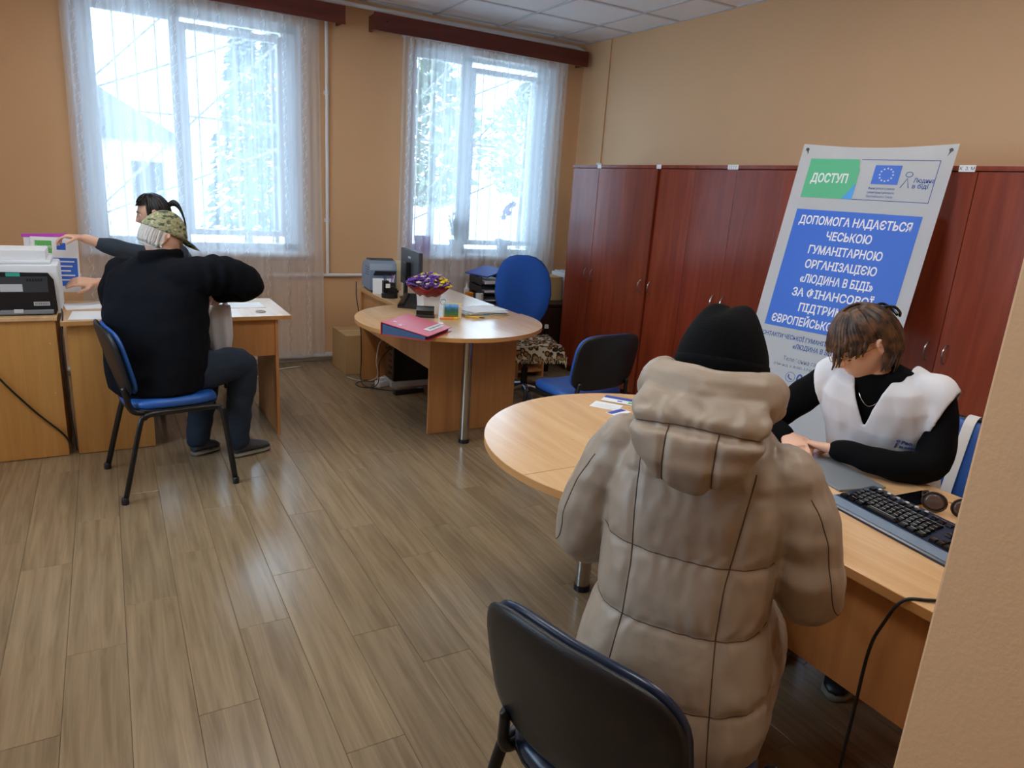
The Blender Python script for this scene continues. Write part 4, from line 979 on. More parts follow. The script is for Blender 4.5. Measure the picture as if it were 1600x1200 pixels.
MB().loft([[(x*s, y*s, z) for x, y in ((-.06, -.045), (.06, -.045), (.06, .045), (-.06, .045))] for s, z in ((.85, 0), (1, .16), (.94, .16), (.92, .145))]).build('body', 'petal_orchid', t)

# ------------------------------------------------------------------ things around the small desk
t = thing('office_printer', 'white and black office printer with its back to the room, on the oak cabinet', 'printer', (-.46, 4.52, .773))
X0, X1, Y0, Y1 = -.70, -.236, 4.335, 4.655; ZP = .773
def yz(pts, x0, x1): return [[(x, y, z) for y, z in pts] for x in (x0, x1)]
m = MB(); m.box((X0, Y0+.012, ZP), (X1, Y1, ZP+.255), bev=.012); m.build('body', 'printer_white', t, world=True, smooth=True)
m = MB(); pts = [(X0+.01, ZP+.002), (X1-.024, ZP+.002), (X1-.016, ZP+.02), (X1-.022, ZP+.18), (X1-.045, ZP+.215), (X0+.01, ZP+.222)]
m.loft([[(x, y, z) for x, z in pts] for y in (Y0, Y0+.014)]); m.build('rear_panel', 'black_plastic', t, world=True)
MB().box((X0+.05, Y0-.002, ZP+.115), (-.285, Y0+.001, ZP+.195), bev=.0008, seg=1).build('access_door', 'dark_grey', t, world=True)
MB().box((-.49, Y0-.003, ZP+.12), (-.395, Y0-.0022, ZP+.158)).build('rating_label', 'light_grey', t, world=True)
MB().box((-.46, Y0-.003, ZP+.197), (-.40, Y0+.001, ZP+.215), bev=.001).build('release_tab', 'teal_label', t, world=True)
MB().box((-.355, Y0-.002, ZP+.046), (-.285, Y0+.001, ZP+.066)).build('barcode_label', 'light_grey', t, world=True)
for k in range(12): MB().box((-.349+.005*k, Y0-.0026, ZP+.05), (-.3475+.005*k+.001*(k % 2), Y0-.0021, ZP+.062)).build('barcode_bar', 'black_plastic', t, world=True)
for k in range(6): MB().box((-.375+.012*k, Y0-.0026, ZP+.172), (-.367+.012*k, Y0-.0015, ZP+.186)).build('vent', 'black_plastic', t, world=True)
MB().box((-.50, Y0-.03, ZP+.006), (-.27, Y0+.001, ZP+.026), bev=.004).build('rear_feed_tray', 'mid_grey', t, world=True)
MB().box((-.44, Y0-.034, ZP+.014), (-.40, Y0-.028, ZP+.034), bev=.002).build('tray_tab', 'light_grey', t, world=True)
MB().box((X0+.02, Y0+.03, ZP+.256), (X1-.03, Y1-.02, ZP+.275), bev=.006).build('top_cover', 'printer_white', t, world=True)
o = MB().box((-.66, 4.38, ZP+.2755), (-.285, 4.62, ZP+.325), bev=.002).build('paper_ream', 'paper'); setp(o, 'thick stack of white paper lying on top of the office printer', 'paper')
cable('black cable running diagonally across the front of the oak cabinet', [(-.66, 4.262, .73), (-.60, 4.262, .58), (-.52, 4.262, .44), (-.40, 4.262, .27), (-.285, 4.262, .13), (-.25, 4.262, .05)], .005)
cable('black cable hanging in the gap between cabinet and small desk', [(-.236, 4.33, .80), (-.232, 4.262, .77), (-.250, 4.262, .60), (-.246, 4.264, .35), (-.236, 4.264, .15), (-.230, 4.262, .03)], .004)
def sheet(label, cx, cy, w, d, rz, z, mat='paper', name='paper_sheet', th=.0008):
    o = MB().box((-w/2, -d/2, 0), (w/2, d/2, th), M=Matrix.Translation((cx, cy, z)) @ Matrix.Rotation(rz, 4, 'Z')).build(name, mat); return setp(o, label, 'paper')
sheet('white sheet at the printer end of the small desk', -.10, 4.40, .21, .25, R(-3), ZT)
sheet('white sheets farther back at the printer end of the small desk', -.13, 4.68, .22, .20, R(6), ZT, th=.004)
sheet('white sheet near the free end of the small desk', .71, 4.62, .24, .19, R(2), ZT, th=.0015)
sheet('second white sheet in front of the man on the small desk', .50, 4.44, .22, .17, R(-4), ZT, th=.0015)
o = MB().tube([(.775+.028*math.cos(a), 4.375+.028*math.sin(a), ZT+.0025) for a in [2*PI*i/24*.93 for i in range(25)]], .0022, 6).build('cord_ring', 'mid_grey'); setp(o, 'thin grey cord ring lying on the small desk corner', 'ring')
# leaflet and purple folder held by the ponytailed woman
HM = Matrix.Translation((-.275, 4.80, .985)) @ Matrix.Rotation(R(6), 4, 'Z') @ Matrix.Rotation(R(-8), 4, 'X') @ Matrix.Rotation(R(2), 4, 'Y')
t = thing('info_leaflet', 'white leaflet with green and blue print held up over the printer', 'leaflet', (-.275, 4.80, .985))
def lp(x0, z0, x1, z1, mat, name, y=0, th=.0006): return MB().box((x0, y-th, z0), (x1, y, z1), M=HM).build(name, mat, t, world=True)
lp(-.105, -.165, .125, .145, 'paper', 'sheet')
lp(-.085, .055, -.005, .125, 'leaflet_green', 'green_block', -.0008); lp(.018, .075, .062, .115, 'banner_blue', 'flag', -.0008)
lp(-.085, -.13, .115, .03, 'banner_blue', 'text_panel', -.0008)
for k in range(5): lp(-.07+.006*k, .005-.026*k, .10-.01*(k % 3), .013-.026*k, 'paper', 'text_line', -.0015, .0003)
me = text_mesh('ДОСТУП', .018, 'CENTER', .0004); obj_from('lettering', me, 'paper', t, world=True, M=HM @ Matrix.Translation((-.046, -.0017, .083)) @ Matrix.Rotation(R(90), 4, 'X'))
t = thing('plastic_folder', 'clear plastic folder with a purple edge held behind the leaflet', 'folder', (-.28, 4.82, .985))
MB().box((-.135, .006, -.12), (.10, .0085, .150), M=HM).build('sleeve', 'printer_white', t, world=True)
MB().box((-.137, .003, .146), (.085, .0115, .166), bev=.002, M=HM @ Matrix.Rotation(R(-3), 4, 'Y')).build('slide_binder', 'purple_plastic', t, world=True)

# ------------------------------------------------------------------ things on the big desk
def leaflet(label, cx, cy, w, d, rz, z, bands, base='paper'):
    t = thing('info_leaflet', label, 'leaflet', (cx, cy, z), rz, 'leaflets on the big desk')
    MB().box((-w/2, -d/2, 0), (w/2, d/2, .0012)).build('sheet', base, t)
    for i, (x0, y0, x1, y1, mt) in enumerate(bands): MB().box((-w/2+w*x0, -d/2+d*y0, .0012), (-w/2+w*x1, -d/2+d*y1, .0015)).build('printed_block', mt, t)
a = math.atan2(2.077-2.22, 1.85-1.745)
leaflet('plain white leaflet lying closest to the round rim of the big desk', 1.682, 2.115, .115, .085, a, ZT, [(.1, .2, .8, .24, 'light_grey'), (.1, .4, .7, .44, 'light_grey'), (.1, .6, .8, .64, 'light_grey')])
leaflet('long white leaflet with blue strip and green block on the big desk', 1.80, 2.132, .20, .085, a, ZT+.0018, [(0, .55, 1, .98, 'paper_blue'), (.55, .12, .85, .42, 'leaflet_green'), (.32, .2, .42, .36, 'paper_blue')])
leaflet('small blue and white leaflet beside the coat sleeve on the big desk', 1.677, 2.03, .095, .05, R(12), ZT, [(.05, .45, .95, .95, 'paper_blue')])
# keyboard
e = Vector((-.12, -.993, 0)).normalized()
KM = Matrix.Translation((1.735, 1.15, ZT)) @ Matrix((e, Vector((-e.y, e.x, 0)), Vector((0, 0, 1)))).transposed().to_4x4()
# local x along the keyboard, y from the wrist rest to the back
t = thing('computer_keyboard', 'black computer keyboard with a silver-blue wrist rest on the big desk', 'keyboard', tuple(KM @ Vector((.23, .1, 0))))
def kz(y): return .010+.014*y/.2
sec = [(-.004, 0), (-.004, .006), (.004, kz(.0)), (.195, kz(.195)+.004), (.202, .018), (.202, 0)]
m = MB(); m.loft([[(x, y, z) for y, z in sec] for x in (0, .008, .452, .46)]); m.build('housing', 'navy_vinyl', t, world=True, M=KM)
m = MB(); m.loft([[(x, y, z) for y, z in ((.002, kz(0)-.002), (.002, kz(0)+.002), (.030, kz(.03)+.006), (.046, kz(.046)+.001), (.046, kz(.04)-.002))] for x in (.004, .456)]); m.build('wrist_rest', 'printer_blue', t, world=True, M=KM, smooth=True)
KK = {}
def keymesh(w):
    k_ = round(w, 4)
    if k_ not in KK:
        m = MB(); m.loft([[(x, y, z) for x, y in ((-w/2*s, -.0085*s), (w/2*s, -.0085*s), (w/2*s, .0085*s), (-w/2*s, .0085*s))] for s, z in ((1, 0), (.98, .004), (.80, .0085), (.72, .0082))])
        bmesh.ops.recalc_face_normals(m.bm, faces=m.bm.faces[:]); me = bpy.data.meshes.new('key'); m.bm.to_mesh(me); m.bm.free(); me.materials.append(MATS['black_gloss']); KK[k_] = me
    return KK[k_]
Kinv = wm(t).inverted() @ KM; pit = math.atan2(.014, .2)
def key(x, y, w=.0175):
    o = bpy.data.objects.new('key', keymesh(w)); COL.objects.link(o); o.parent = t
    o.matrix_local = Kinv @ Matrix.Translation((x, y, kz(y)+.001)) @ Matrix.Rotation(pit, 4, 'X')
for r_ in range(5):
    y = .062+.0192*r_; off = [.0, .009, .004, .0, .0][r_]
    if r_ == 0:
        for x, w in ((.02, .022), (.045, .022), (.07, .022), (.14, .105), (.21, .022), (.235, .022), (.262, .022)): key(x, y, w)
    else:
        for k in range(13): key(.022+off+.0192*k, y)
    if r_ in (3, 4):
        for k in range(3): key(.298+.0192*k, y)
    if r_ == 1: key(.317, y)
    if r_ == 0:
        for k in range(3): key(.298+.0192*k, y)
    for k in range(4): key(.378+.0192*k, y)
for k in range(12): key(.022+.0225*k+(.008 if k > 3 else 0)+(.008 if k > 7 else 0), .168, .016)
for k in range(6):
    m = MB(); m.lathe([(.006, kz(.187)+.003), (.0055, kz(.187)+.006), (.002, kz(.187)+.0065)], (.03+.03*k, .187, 0), 12); m.build('media_button', 'light_grey', t, world=True, M=KM, smooth=True)
# grey folder, pen, phone, sunglasses
o = MB().box((-.085, -.125, 0), (.085, .125, .007), bev=.002, M=Matrix.Translation((1.955, 1.275, ZT)) @ Matrix.Rotation(R(-14), 4, 'Z')).build('grey_folder', 'mid_grey'); setp(o, 'flat grey folder under the writing arm of the vest woman', 'folder')
pen('short black pen on the big desk beside the grey folder', (1.90, 1.42, ZT), R(20), .05, .005, 'black_plastic', 'black_gloss')
t = thing('mobile_phone', 'black mobile phone in a gold case beside the keyboard', 'phone', (2.01, 1.04, ZT), R(-4))
MB().box((-.077, -.038, 0), (.077, .038, .0095), bev=.003).build('case', 'gold', t); MB().box((-.073, -.034, .0096), (.073, .034, .0102)).build('screen', 'screen_dark', t)
t = thing('sunglasses', 'brown sunglasses standing on the big desk next to the phone', 'sunglasses', (2.0, .945, ZT), R(-60))
for s in (-1, 1):
    Q = Matrix.Translation((s*.036, 0, .030)) @ Matrix.Rotation(R(s*8), 4, 'Z') @ Matrix.Rotation(R(-12), 4, 'X')
    m = MB(); m.loft([[Q @ Vector((.031*k_*math.cos(a), -.004*(1-k_), .027*k_*math.sin(a))) for a in [2*PI*i/20 for i in range(20)]] for k_ in (1, .6, .1)]); m.build('lens', 'brown_lens', t, smooth='all')
    m = MB(); m.tube([Q @ Vector((.031*math.cos(a), 0, .027*math.sin(a))) for a in [2*PI*i/20 for i in range(21)]], .0025, 6); m.build('rim', 'dark_wood', t, smooth='all')
    m = MB(); m.tube(smooth_path([(s*.066, 0, .040), (s*.066, .05, .036), (s*.05, .11, .020), (s*.045, .13, .006)], 4), .003, 6); m.build('temple', 'dark_wood', t, smooth='all')
MB().tube([(-.008, 0, .036), (0, -.002, .040), (.008, 0, .036)], .002, 5).build('bridge', 'gold', t)
cable('thin black cable hanging over the near edge of the big desk', [(1.60, .62, ZT+.004), (1.54, .665, ZT+.005), (1.49, .70, ZT+.004), (1.452, .73, ZT-.006), (1.435, .75, ZT-.07), (1.43, .765, .60), (1.435, .77, .42), (1.45, .78, .22), (1.47, .79, .05)], .004)
# ------------------------------------------------------------------ people
from mathutils import noise as mnoise
from mathutils.bvhtree import BVHTree
plain('skin', srgb(226, 180, 154), .5, var=.06, scale=20, spec=.35)
plain('skin_pale', srgb(230, 190, 166), .5, var=.06, scale=20, spec=.35)
plain('coat_fabric', srgb(163, 148, 131), .42, var=.02, scale=6, spec=.4, bump=.05, bscale=90)
plain('coat_seam', srgb(84, 62, 46), .6)  # dark brown standing in for the shade inside the seam creases
plain('hat_knit', srgb(9, 10, 13), .95, spec=.15, var=.1, scale=40, bump=.25, bscale=260)
plain('fleece_black', srgb(13, 15, 21), .95, spec=.15, var=.12, scale=60, bump=.2, bscale=240)
plain('sweater_black', srgb(7, 7, 9), .9, spec=.15, var=.1, scale=40)
plain('sweater_grey', srgb(44, 56, 68), .9, var=.1, scale=40, bump=.1, bscale=200)
plain('vest_white', srgb(226, 228, 234), .7, var=.015, scale=10, bump=.04, bscale=60)
plain('jeans', srgb(26, 40, 58), .85, var=.15, scale=30, bump=.1, bscale=300)
plain('trousers_dark', srgb(28, 28, 32), .85, var=.1)
plain('shoe_grey', srgb(62, 66, 70), .7, var=.1)
plain('shoe_sole', srgb(120, 114, 100), .7)
plain('hair_black', srgb(20, 17, 17), .4, var=.25, scale=60)
plain('hair_grey', srgb(196, 188, 178), .6, var=.2, scale=60)
plain('lip', srgb(176, 96, 88), .45)
plain('eye_white', srgb(232, 230, 226), .25)
plain('eye_dark', srgb(40, 30, 24), .2)
plain('bag_plastic', srgb(228, 230, 232), .35, var=.02, scale=12, bump=.15, bscale=14)
mm, nt, b = newmat('hair_brown'); b.inputs['Roughness'].default_value = .38
tc = N(nt, 'ShaderNodeTexCoord'); no = N(nt, 'ShaderNodeTexNoise'); no.inputs['Scale'].default_value = 38; nt.links.new(tc.outputs['Object'], no.inputs['Vector'])
cr = N(nt, 'ShaderNodeValToRGB'); cr.color_ramp.elements[0].position = .38; cr.color_ramp.elements[0].color = srgb(42, 28, 22); cr.color_ramp.elements[1].position = .74; cr.color_ramp.elements[1].color = srgb(116, 80, 54)
nt.links.new(no.outputs['Fac'], cr.inputs[0]); nt.links.new(cr.outputs[0], b.inputs['Base Color'])
mm, nt, b = newmat('camouflage'); b.inputs['Roughness'].default_value = .85
tc = N(nt, 'ShaderNodeTexCoord'); mp = N(nt, 'ShaderNodeMapping'); mp.inputs['Scale'].default_value = (1, 1, 1.7); nt.links.new(tc.outputs['Object'], mp.inputs[0])
no = N(nt, 'ShaderNodeTexNoise'); no.inputs['Scale'].default_value = 30; no.inputs['Detail'].default_value = 3; nt.links.new(mp.outputs[0], no.inputs['Vector'])
cr = N(nt, 'ShaderNodeValToRGB'); cr.color_ramp.interpolation = 'CONSTANT'; cr.color_ramp.elements[0].color = srgb(60, 66, 50); cr.color_ramp.elements[1].position = .62; cr.color_ramp.elements[1].color = srgb(190, 182, 148)
for p_, c_ in ((.40, (112, 120, 84)), (.47, (164, 158, 122)), (.55, (134, 132, 96))): cr.color_ramp.elements.new(p_).color = srgb(*c_)
nt.links.new(no.outputs['Fac'], cr.inputs[0]); nt.links.new(cr.outputs[0], b.inputs['Base Color'])

def rings(mb, lst, n=28, e=2.3):
    """lst of (cx, cy, cz, rx, ry, pitch): closed body of stacked ovals"""
    out = []
    for cx, cy, cz, rx, ry, *pt in lst:
        Q = Matrix.Translation((cx, cy, cz)) @ Matrix.Rotation(pt[0] if pt else 0, 4, 'X') @ Matrix.Rotation(pt[1] if len(pt) > 1 else 0, 4, 'Z')
        out.append([Q @ Vector((rx*math.copysign(abs(math.cos(a))**(2/e), math.cos(a)), ry*math.copysign(abs(math.sin(a))**(2/e), math.sin(a)), 0)) for a in [2*PI*k/n for k in range(n)]])
    mb.loft(out)
def limb(mb, pts, rad, n=14, sub=5, flat=1.0):
    P = smooth_path(pts, sub); r = []
    for i in range(len(P)):
        u = i/(len(P)-1)*(len(rad)-1); k = min(int(u), len(rad)-2); r.append(rad[k]+(rad[k+1]-rad[k])*(u-k))
    mb.tube(P, r, n, flat=flat); mb.ball(P[0], r[0]*.98, 12, 8); mb.ball(P[-1], r[-1]*.98, 12, 8)
def bake(mb, voxel, it=3, fn=None):
    bmesh.ops.recalc_face_normals(mb.bm, faces=mb.bm.faces[:]); me = bpy.data.meshes.new('tmp'); mb.bm.to_mesh(me); mb.bm.free()
    o = bpy.data.objects.new('tmp', me); COL.objects.link(o)
    r = o.modifiers.new('r', 'REMESH'); r.mode = 'VOXEL'; r.voxel_size = voxel
    if it: s = o.modifiers.new('s', 'SMOOTH'); s.iterations = it; s.factor = .5
    bpy.context.view_layer.update()
    out = bpy.data.meshes.new_from_object(o.evaluated_get(bpy.context.evaluated_depsgraph_get()))
    bpy.data.objects.remove(o); bpy.data.meshes.remove(me)
    if fn:
        co = np.empty(len(out.vertices)*3); out.vertices.foreach_get('co', co); co = co.reshape(-1, 3)
        no_ = np.empty(len(out.vertices)*3); out.vertices.foreach_get('normal', no_); no_ = no_.reshape(-1, 3)
        co = co+no_*fn(co, no_)[:, None]; out.vertices.foreach_set('co', co.ravel()); out.update()
    return out
def fold_noise(co, sx, sy, sz, seed=0):
    return np.array([mnoise.noise(Vector((p[0]*sx+seed, p[1]*sy, p[2]*sz))) for p in co])
def cull(me, test):
    b_ = bmesh.new(); b_.from_mesh(me); bmesh.ops.delete(b_, geom=[f for f in b_.faces if test(f.calc_center_median())], context='FACES'); b_.to_mesh(me); b_.free(); me.update(); return me
def head_shape(mb, H, k=1.0):
    """head with brow, sockets, nose, lips, chin; y forward, z up, origin mid skull"""
    n, m_ = 56, 44; rs = []
    for i in range(1, m_):
        th = PI*i/m_; row = []
        for j in range(n):
            ph = 2*PI*j/n; x = .074*math.sin(th)*math.cos(ph); y = .096*math.sin(th)*math.sin(ph); z = -.116*math.cos(th)
            t = max(0, -z/.116)
            x *= 1-.34*t**1.6
            if y < 0: y *= 1-.42*t
            else: y *= .94+.05*t
            if y > 0:
                ax = abs(x); g = lambda u, c, s: math.exp(-((u-c)/s)**2)
                nz = g(x, 0, .011)*(max(0, min(1, (.022-z)/.055))*(1 if z > -.034 else max(0, 1-(-.034-z)/.010)))
                y += .026*nz + .005*g(ax, .014, .006)*g(z, -.030, .008)
                y -= .009*g(ax, .032, .015)*g(z, .004, .012)
                y += .005*g(z, .026, .009)*g(ax, .025, .03)
                y += .007*g(x, 0, .020)*g(z, -.058, .006)+.007*g(x, 0, .018)*g(z, -.071, .006)-.003*g(x, 0, .02)*g(z, -.0645, .0025)
                y += .010*g(x, 0, .020)*g(z, -.098, .014)+.004*g(ax, .042, .018)*g(z, -.020, .02)
            row.append(H @ (Vector((x, y, z))*k))
        rs.append(row)
    mb.loft(rs)
    for s in (-1, 1):
        Q = H @ Matrix.Translation((s*.074*k, -.012*k, -.005*k)) @ Matrix.Rotation(R(s*-18), 4, 'Z') @ Matrix.Rotation(R(-12), 4, 'X')
        pts = []
        for (yy, zz, r_) in ((0, -.028, .007), (.004, -.018, .006), (-.004, .0, .006), (-.010, .020, .0065), (-.004, .032, .006), (.008, .030, .005), (.012, .016, .005)): pts.append(Q @ (Vector((s*.006, yy, zz))*k))
        mb.tube(smooth_path(pts, 3), .0062*k, 7); mb.ball(Q @ Vector((s*.002, 0, 0)), (.006*k, .012*k, .024*k), 8, 6, Q.to_3x3().to_4x4())
def eyes(H, par, k=1.0):
    for s in (-1, 1):
        MB().ball(H @ (Vector((s*.032, .0705, .004))*k), .0102*k, 12, 8).build('eye', 'eye_white', par, smooth='all')
        MB().ball(H @ (Vector((s*.032, .0762, .003))*k), .0056*k, 10, 6).build('iris', 'eye_dark', par, smooth='all')
        MB().tube([H @ (Vector(p)*k) for p in ((s*.016, .091, .024), (s*.030, .090, .029), (s*.048, .078, .024))], [.002, .003, .0012], 6).build('eyebrow', 'hair_black', par, smooth='all')
def hand(mb, wrist, d, nrm, side, curl=.5, k=1.0, thumb=.6, spread=.0):
    """palm and five fingers; d finger direction, nrm the way they curl, side = +1/-1 puts the thumb along d x nrm"""
    w = Vector(wrist); d = Vector(d).normalized(); nn = Vector(nrm); nn = (nn-d*nn.dot(d)).normalized(); s = d.cross(nn)*side
    Q = Matrix((s, nn, d)).transposed().to_4x4(); Q.translation = w
    def box_ring(z, hw, ht): return [Q @ Vector((hw*math.copysign(abs(math.cos(a))**.7, math.cos(a)), ht*math.sin(a), z)) for a in [2*PI*i/14 for i in range(14)]]
    mb.loft([box_ring(z*k, hw*k, ht*k) for z, hw, ht in ((-.02, .024, .020), (.01, .030, .019), (.045, .041, .016), (.080, .041, .0135), (.093, .036, .010))])
    for i, (off, l) in enumerate(((.031, .074), (.0105, .082), (-.0105, .076), (-.031, .060))):
        a = curl*(.75+.12*i); p = w+d*.086*k+s*off*k; dd = d+s*off*spread*12; dd.normalize(); pts = [p-d*.012*k, p]; ang = 0
        for seg in (.45, .32, .23):
            ang += a; v = dd*math.cos(ang)+nn*math.sin(ang); p = p+v*l*seg*k; pts.append(p)
        mb.tube(pts, [.0086*k, .0086*k, .0082*k, .0074*k, .006*k], 9); mb.ball(pts[-1], .0062*k, 8, 6)
    p = w+d*.022*k+s*.026*k; v1 = (d*.55+s*.8+nn*.25).normalized(); v2 = (d*.85+s*(.5-thumb*.6)+nn*(.2+thumb*.5)).normalized()
    pts = [p, p+v1*.034*k, p+v1*.034*k+v2*.030*k, p+v1*.034*k+v2*.055*k]
    mb.tube(pts, [.013*k, .0105*k, .0092*k, .0072*k], 9); mb.ball(pts[-1], .0074*k, 8, 6)
def locks(mb, H, specs, seed=1, k=1.0, r0=.0085, lift=1.05, grav=Vector((0, 0, -1))):
    """specs: (phi0, phi1, count, theta0, theta1, drop): strands over the skull then hanging"""
    rn = random.Random(seed); gi = H.to_3x3().inverted() @ grav
    for p0, p1, cnt, t0, t1, drop in specs:
        for i in range(cnt):
            ph = R(p0+(p1-p0)*(i+rn.uniform(.1, .9))/cnt); pts = []; L = lift+rn.uniform(-.01, .045); jt = rn.uniform(-.08, .08)
            for q in range(8):
                th = R(t0+(t1-t0)*q/7); pp = ph+jt*q/7
                pts.append(Vector((.076*math.sin(th)*math.sin(pp), .098*math.sin(th)*math.cos(pp), .118*math.cos(th)))*L)
            dr = drop*rn.uniform(.8, 1.12)
            if dr > 0:
                last = pts[-1]; tan = (pts[-1]-pts[-2]).normalized()
                for q in range(1, 6): u = q/5; pts.append(last+(tan*(1-u)*.35+gi*(.65+.35*u))*dr*u+Vector((rn.uniform(-1, 1), rn.uniform(-1, 1), 0))*.003)
            nP = len(pts); rr = [r0*k*(.75+.4*math.sin(PI*min(1, (j+1)/nP*1.05)))*(1 if j < nP-3 else (nP-j)/3.6) for j in range(nP)]
            mb.tube([H @ (p*k) for p in pts], rr, 6, flat=.55, up=H.to_3x3() @ Vector((0, 0, 1)))
def skull_cap(mb, H, test, k=1.0, s=1.045, n=36, m_=24):
    V = {}
    for i in range(1, m_):
        for j in range(n):
            th = PI*i/m_; ph = 2*PI*j/n; V[i, j] = Vector((.076*math.sin(th)*math.sin(ph), .098*math.sin(th)*math.cos(ph), .118*math.cos(th)))*s
    vv = {}
    def g(i, j):
        if (i, j) not in vv: vv[i, j] = mb.bm.verts.new(H @ (V[i, j]*k))
        return vv[i, j]
    top = mb.bm.verts.new(H @ (Vector((0, 0, .118*s))*k))
    for j in range(n): mb.bm.faces.new((top, g(1, j), g(1, (j+1) % n)))
    for i in range(1, m_-1):
        for j in range(n):
            q = [(i, j), (i+1, j), (i+1, (j+1) % n), (i, (j+1) % n)]; c = sum((V[a] for a in q), Vector())/4
            if test(c): mb.bm.faces.new([g(*a) for a in q])
def shoe(par, heel, toe, name='shoe', mat='shoe_grey'):
    h, t_ = Vector(heel), Vector(toe); d = (t_-h); L = d.length; d.normalize(); s = Vector((d.y, -d.x, 0))
    def ring(u, w, h0, h1): c = h+d*L*u; return [c+s*w*math.cos(a)+Vector((0, 0, h0+(h1-h0)*(.5+.5*math.sin(a)))) for a in [2*PI*i/14 for i in range(14)]]
    m = MB(); m.loft([ring(u, w, .022, hh) for u, w, hh in ((-.02, .022, .07), (.05, .036, .105), (.25, .040, .115), (.5, .044, .085), (.75, .047, .065), (.93, .036, .052), (1.0, .015, .038))]); o = m.build(name, mat, par, smooth='all')
    m = MB(); m.loft([ring(u, w, 0, .026) for u, w in ((-.03, .022), (.03, .036), (.25, .041), (.5, .045), (.75, .050), (.93, .041), (1.02, .016))]); m.build('sole', 'shoe_sole', o, smooth='all')

# ---------- person in the beige quilted coat (faces the big desk)
T = thing('person', 'person in a beige quilted coat and black knitted hat seated with back turned', 'person', (.993, .938, 0), R(-54))
TOR = [(0, -.02, .455, .17, .14), (0, -.01, .47, .205, .175), (0, .0, .53, .216, .185), (0, .005, .62, .205, .172), (0, .015, .74, .178, .145), (0, .03, .85, .178, .138), (0, .05, .96, .184, .132), (0, .065, 1.04, .178, .120), (0, .075, 1.09, .148, .10), (0, .085, 1.13, .10, .085), (0, .09, 1.17, .072, .072)]
ARM = {}
for s in (-1, 1): ARM[s] = [(s*.160, .07, 1.035), (s*.208, .07, .94), (s*.243, .085, .80), (s*.225, .21, .760), (s*.17, .40, .80)]
HD = Matrix.Translation((0, .125, 1.235)) @ Matrix.Rotation(R(-14), 4, 'X')
m = MB(); head_shape(m, HD, .97); limb(m, [(0, .085, 1.05), (0, .10, 1.17)], [.055, .05]); rings(m, [(c[0], c[1], c[2], c[3]*.78, c[4]*.78) for c in TOR[1:9]])
for s in (-1, 1):
    limb(m, ARM[s], [.05, .045, .04, .038, .028]); hand(m, (s*.185, .415, .802), (-s*.25, .95, -.10), (0, -.1, -1), s, .45, .95)
    limb(m, [(s*.10, .0, .535), (s*.115, .25, .535), (s*.12, .40, .53), (s*.12, .41, .30), (s*.12, .40, .09)], [.07, .065, .05, .045, .035])
obj_from('body', bake(m, .005, 2), 'skin_pale', T, smooth='all')
m = MB()
for s in (-1, 1): limb(m, [(s*.10, .02, .545), (s*.115, .25, .545), (s*.12, .41, .535), (s*.12, .42, .30), (s*.12, .41, .10)], [.09, .082, .068, .06, .055])
obj_from('trousers', bake(m, .009, 3), 'trousers_dark', T, smooth='all')
for s in (-1, 1): shoe(T, (s*.12, .36, 0), (s*.135, .62, 0), mat='black_plastic')
# the coat: body, sleeves, quilting grooves, soft folds
m = MB(); rings(m, TOR)
for s in (-1, 1):
    limb(m, ARM[s], [.072, .074, .070, .064, .046], 16)
    limb(m, [(s*.10, .05, .54), (s*.12, .22, .54), (s*.13, .34, .53)], [.12, .11, .095], 16)
HS = [1.02, .885, .745, .605]
VS = lambda z: .092+.03*np.clip((z-.75)/-.3, 0, 1)+.02*np.clip((z-.85)/.2, 0, 1)
def armd(co):
    d = np.full(len(co), 9.0)
    for s in (-1, 1):
        P = [np.array(p) for p in smooth_path(ARM[s], 4)]
        for a, b_ in zip(P, P[1:]):
            ab = b_-a; t_ = np.clip(((co-a)@ab)/(ab@ab), 0, 1); d = np.minimum(d, np.linalg.norm(co-a-t_[:, None]*ab, axis=1))
    return d
def quilt(co, no_):
    da = armd(co); torso = np.clip((da-.074)/.02, 0, 1)
    dz = np.min([np.abs(co[:, 2]-h+.02*np.abs(co[:, 0])) for h in HS], axis=0); dv = np.abs(np.abs(co[:, 0])-VS(co[:, 2])); back = (co[:, 1] < .06)
    g = np.exp(-(dz/.010)**2)*.8; gv = np.exp(-(dv/.010)**2)*back
    puff = .0028*np.clip(dz/.06, 0, 1)
    out = torso*(-.0042*np.maximum(g, gv)+puff)
    f1 = fold_noise(co, 9, 9, 22, 3); f2 = fold_noise(co, 26, 26, 12, 8)
    arm = 1-torso
    f3 = fold_noise(co, 48, 48, 22, 5); out += .006*f1*(.4+.6*arm)+.0034*f2*(.6+.4*arm)+.0018*f3
    # tight wrinkles running into the stitched lines
    pull = np.exp(-(dz/.04)**2)*torso; out += .0011*pull*np.sin(co[:, 0]*170+6*f1)
    return out
coat = bake(m, .006, 4, quilt); CT = obj_from('coat', coat, 'coat_fabric', T, smooth='all')
bv = BVHTree.FromPolygons([v.co.copy() for v in coat.vertices], [tuple(p.vertices) for p in coat.polygons])
def seam(paths, r=.0014, name='seam', par=CT, mat='coat_seam'):  # cords along the seams, coloured dark to paint the crease shade
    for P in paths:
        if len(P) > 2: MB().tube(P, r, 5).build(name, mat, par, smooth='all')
def cast(o, d):
    h = bv.ray_cast(Vector(o), Vector(d).normalized()); return h[0]
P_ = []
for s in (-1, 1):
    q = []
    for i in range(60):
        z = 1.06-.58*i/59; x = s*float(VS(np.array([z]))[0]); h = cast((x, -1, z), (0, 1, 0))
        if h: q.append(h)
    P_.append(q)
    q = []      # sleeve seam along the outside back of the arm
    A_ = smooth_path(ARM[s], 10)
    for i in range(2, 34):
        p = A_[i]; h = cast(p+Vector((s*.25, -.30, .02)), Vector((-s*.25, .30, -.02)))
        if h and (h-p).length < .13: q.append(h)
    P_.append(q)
seam(P_)  # dark cords for the crease shade
P_ = []
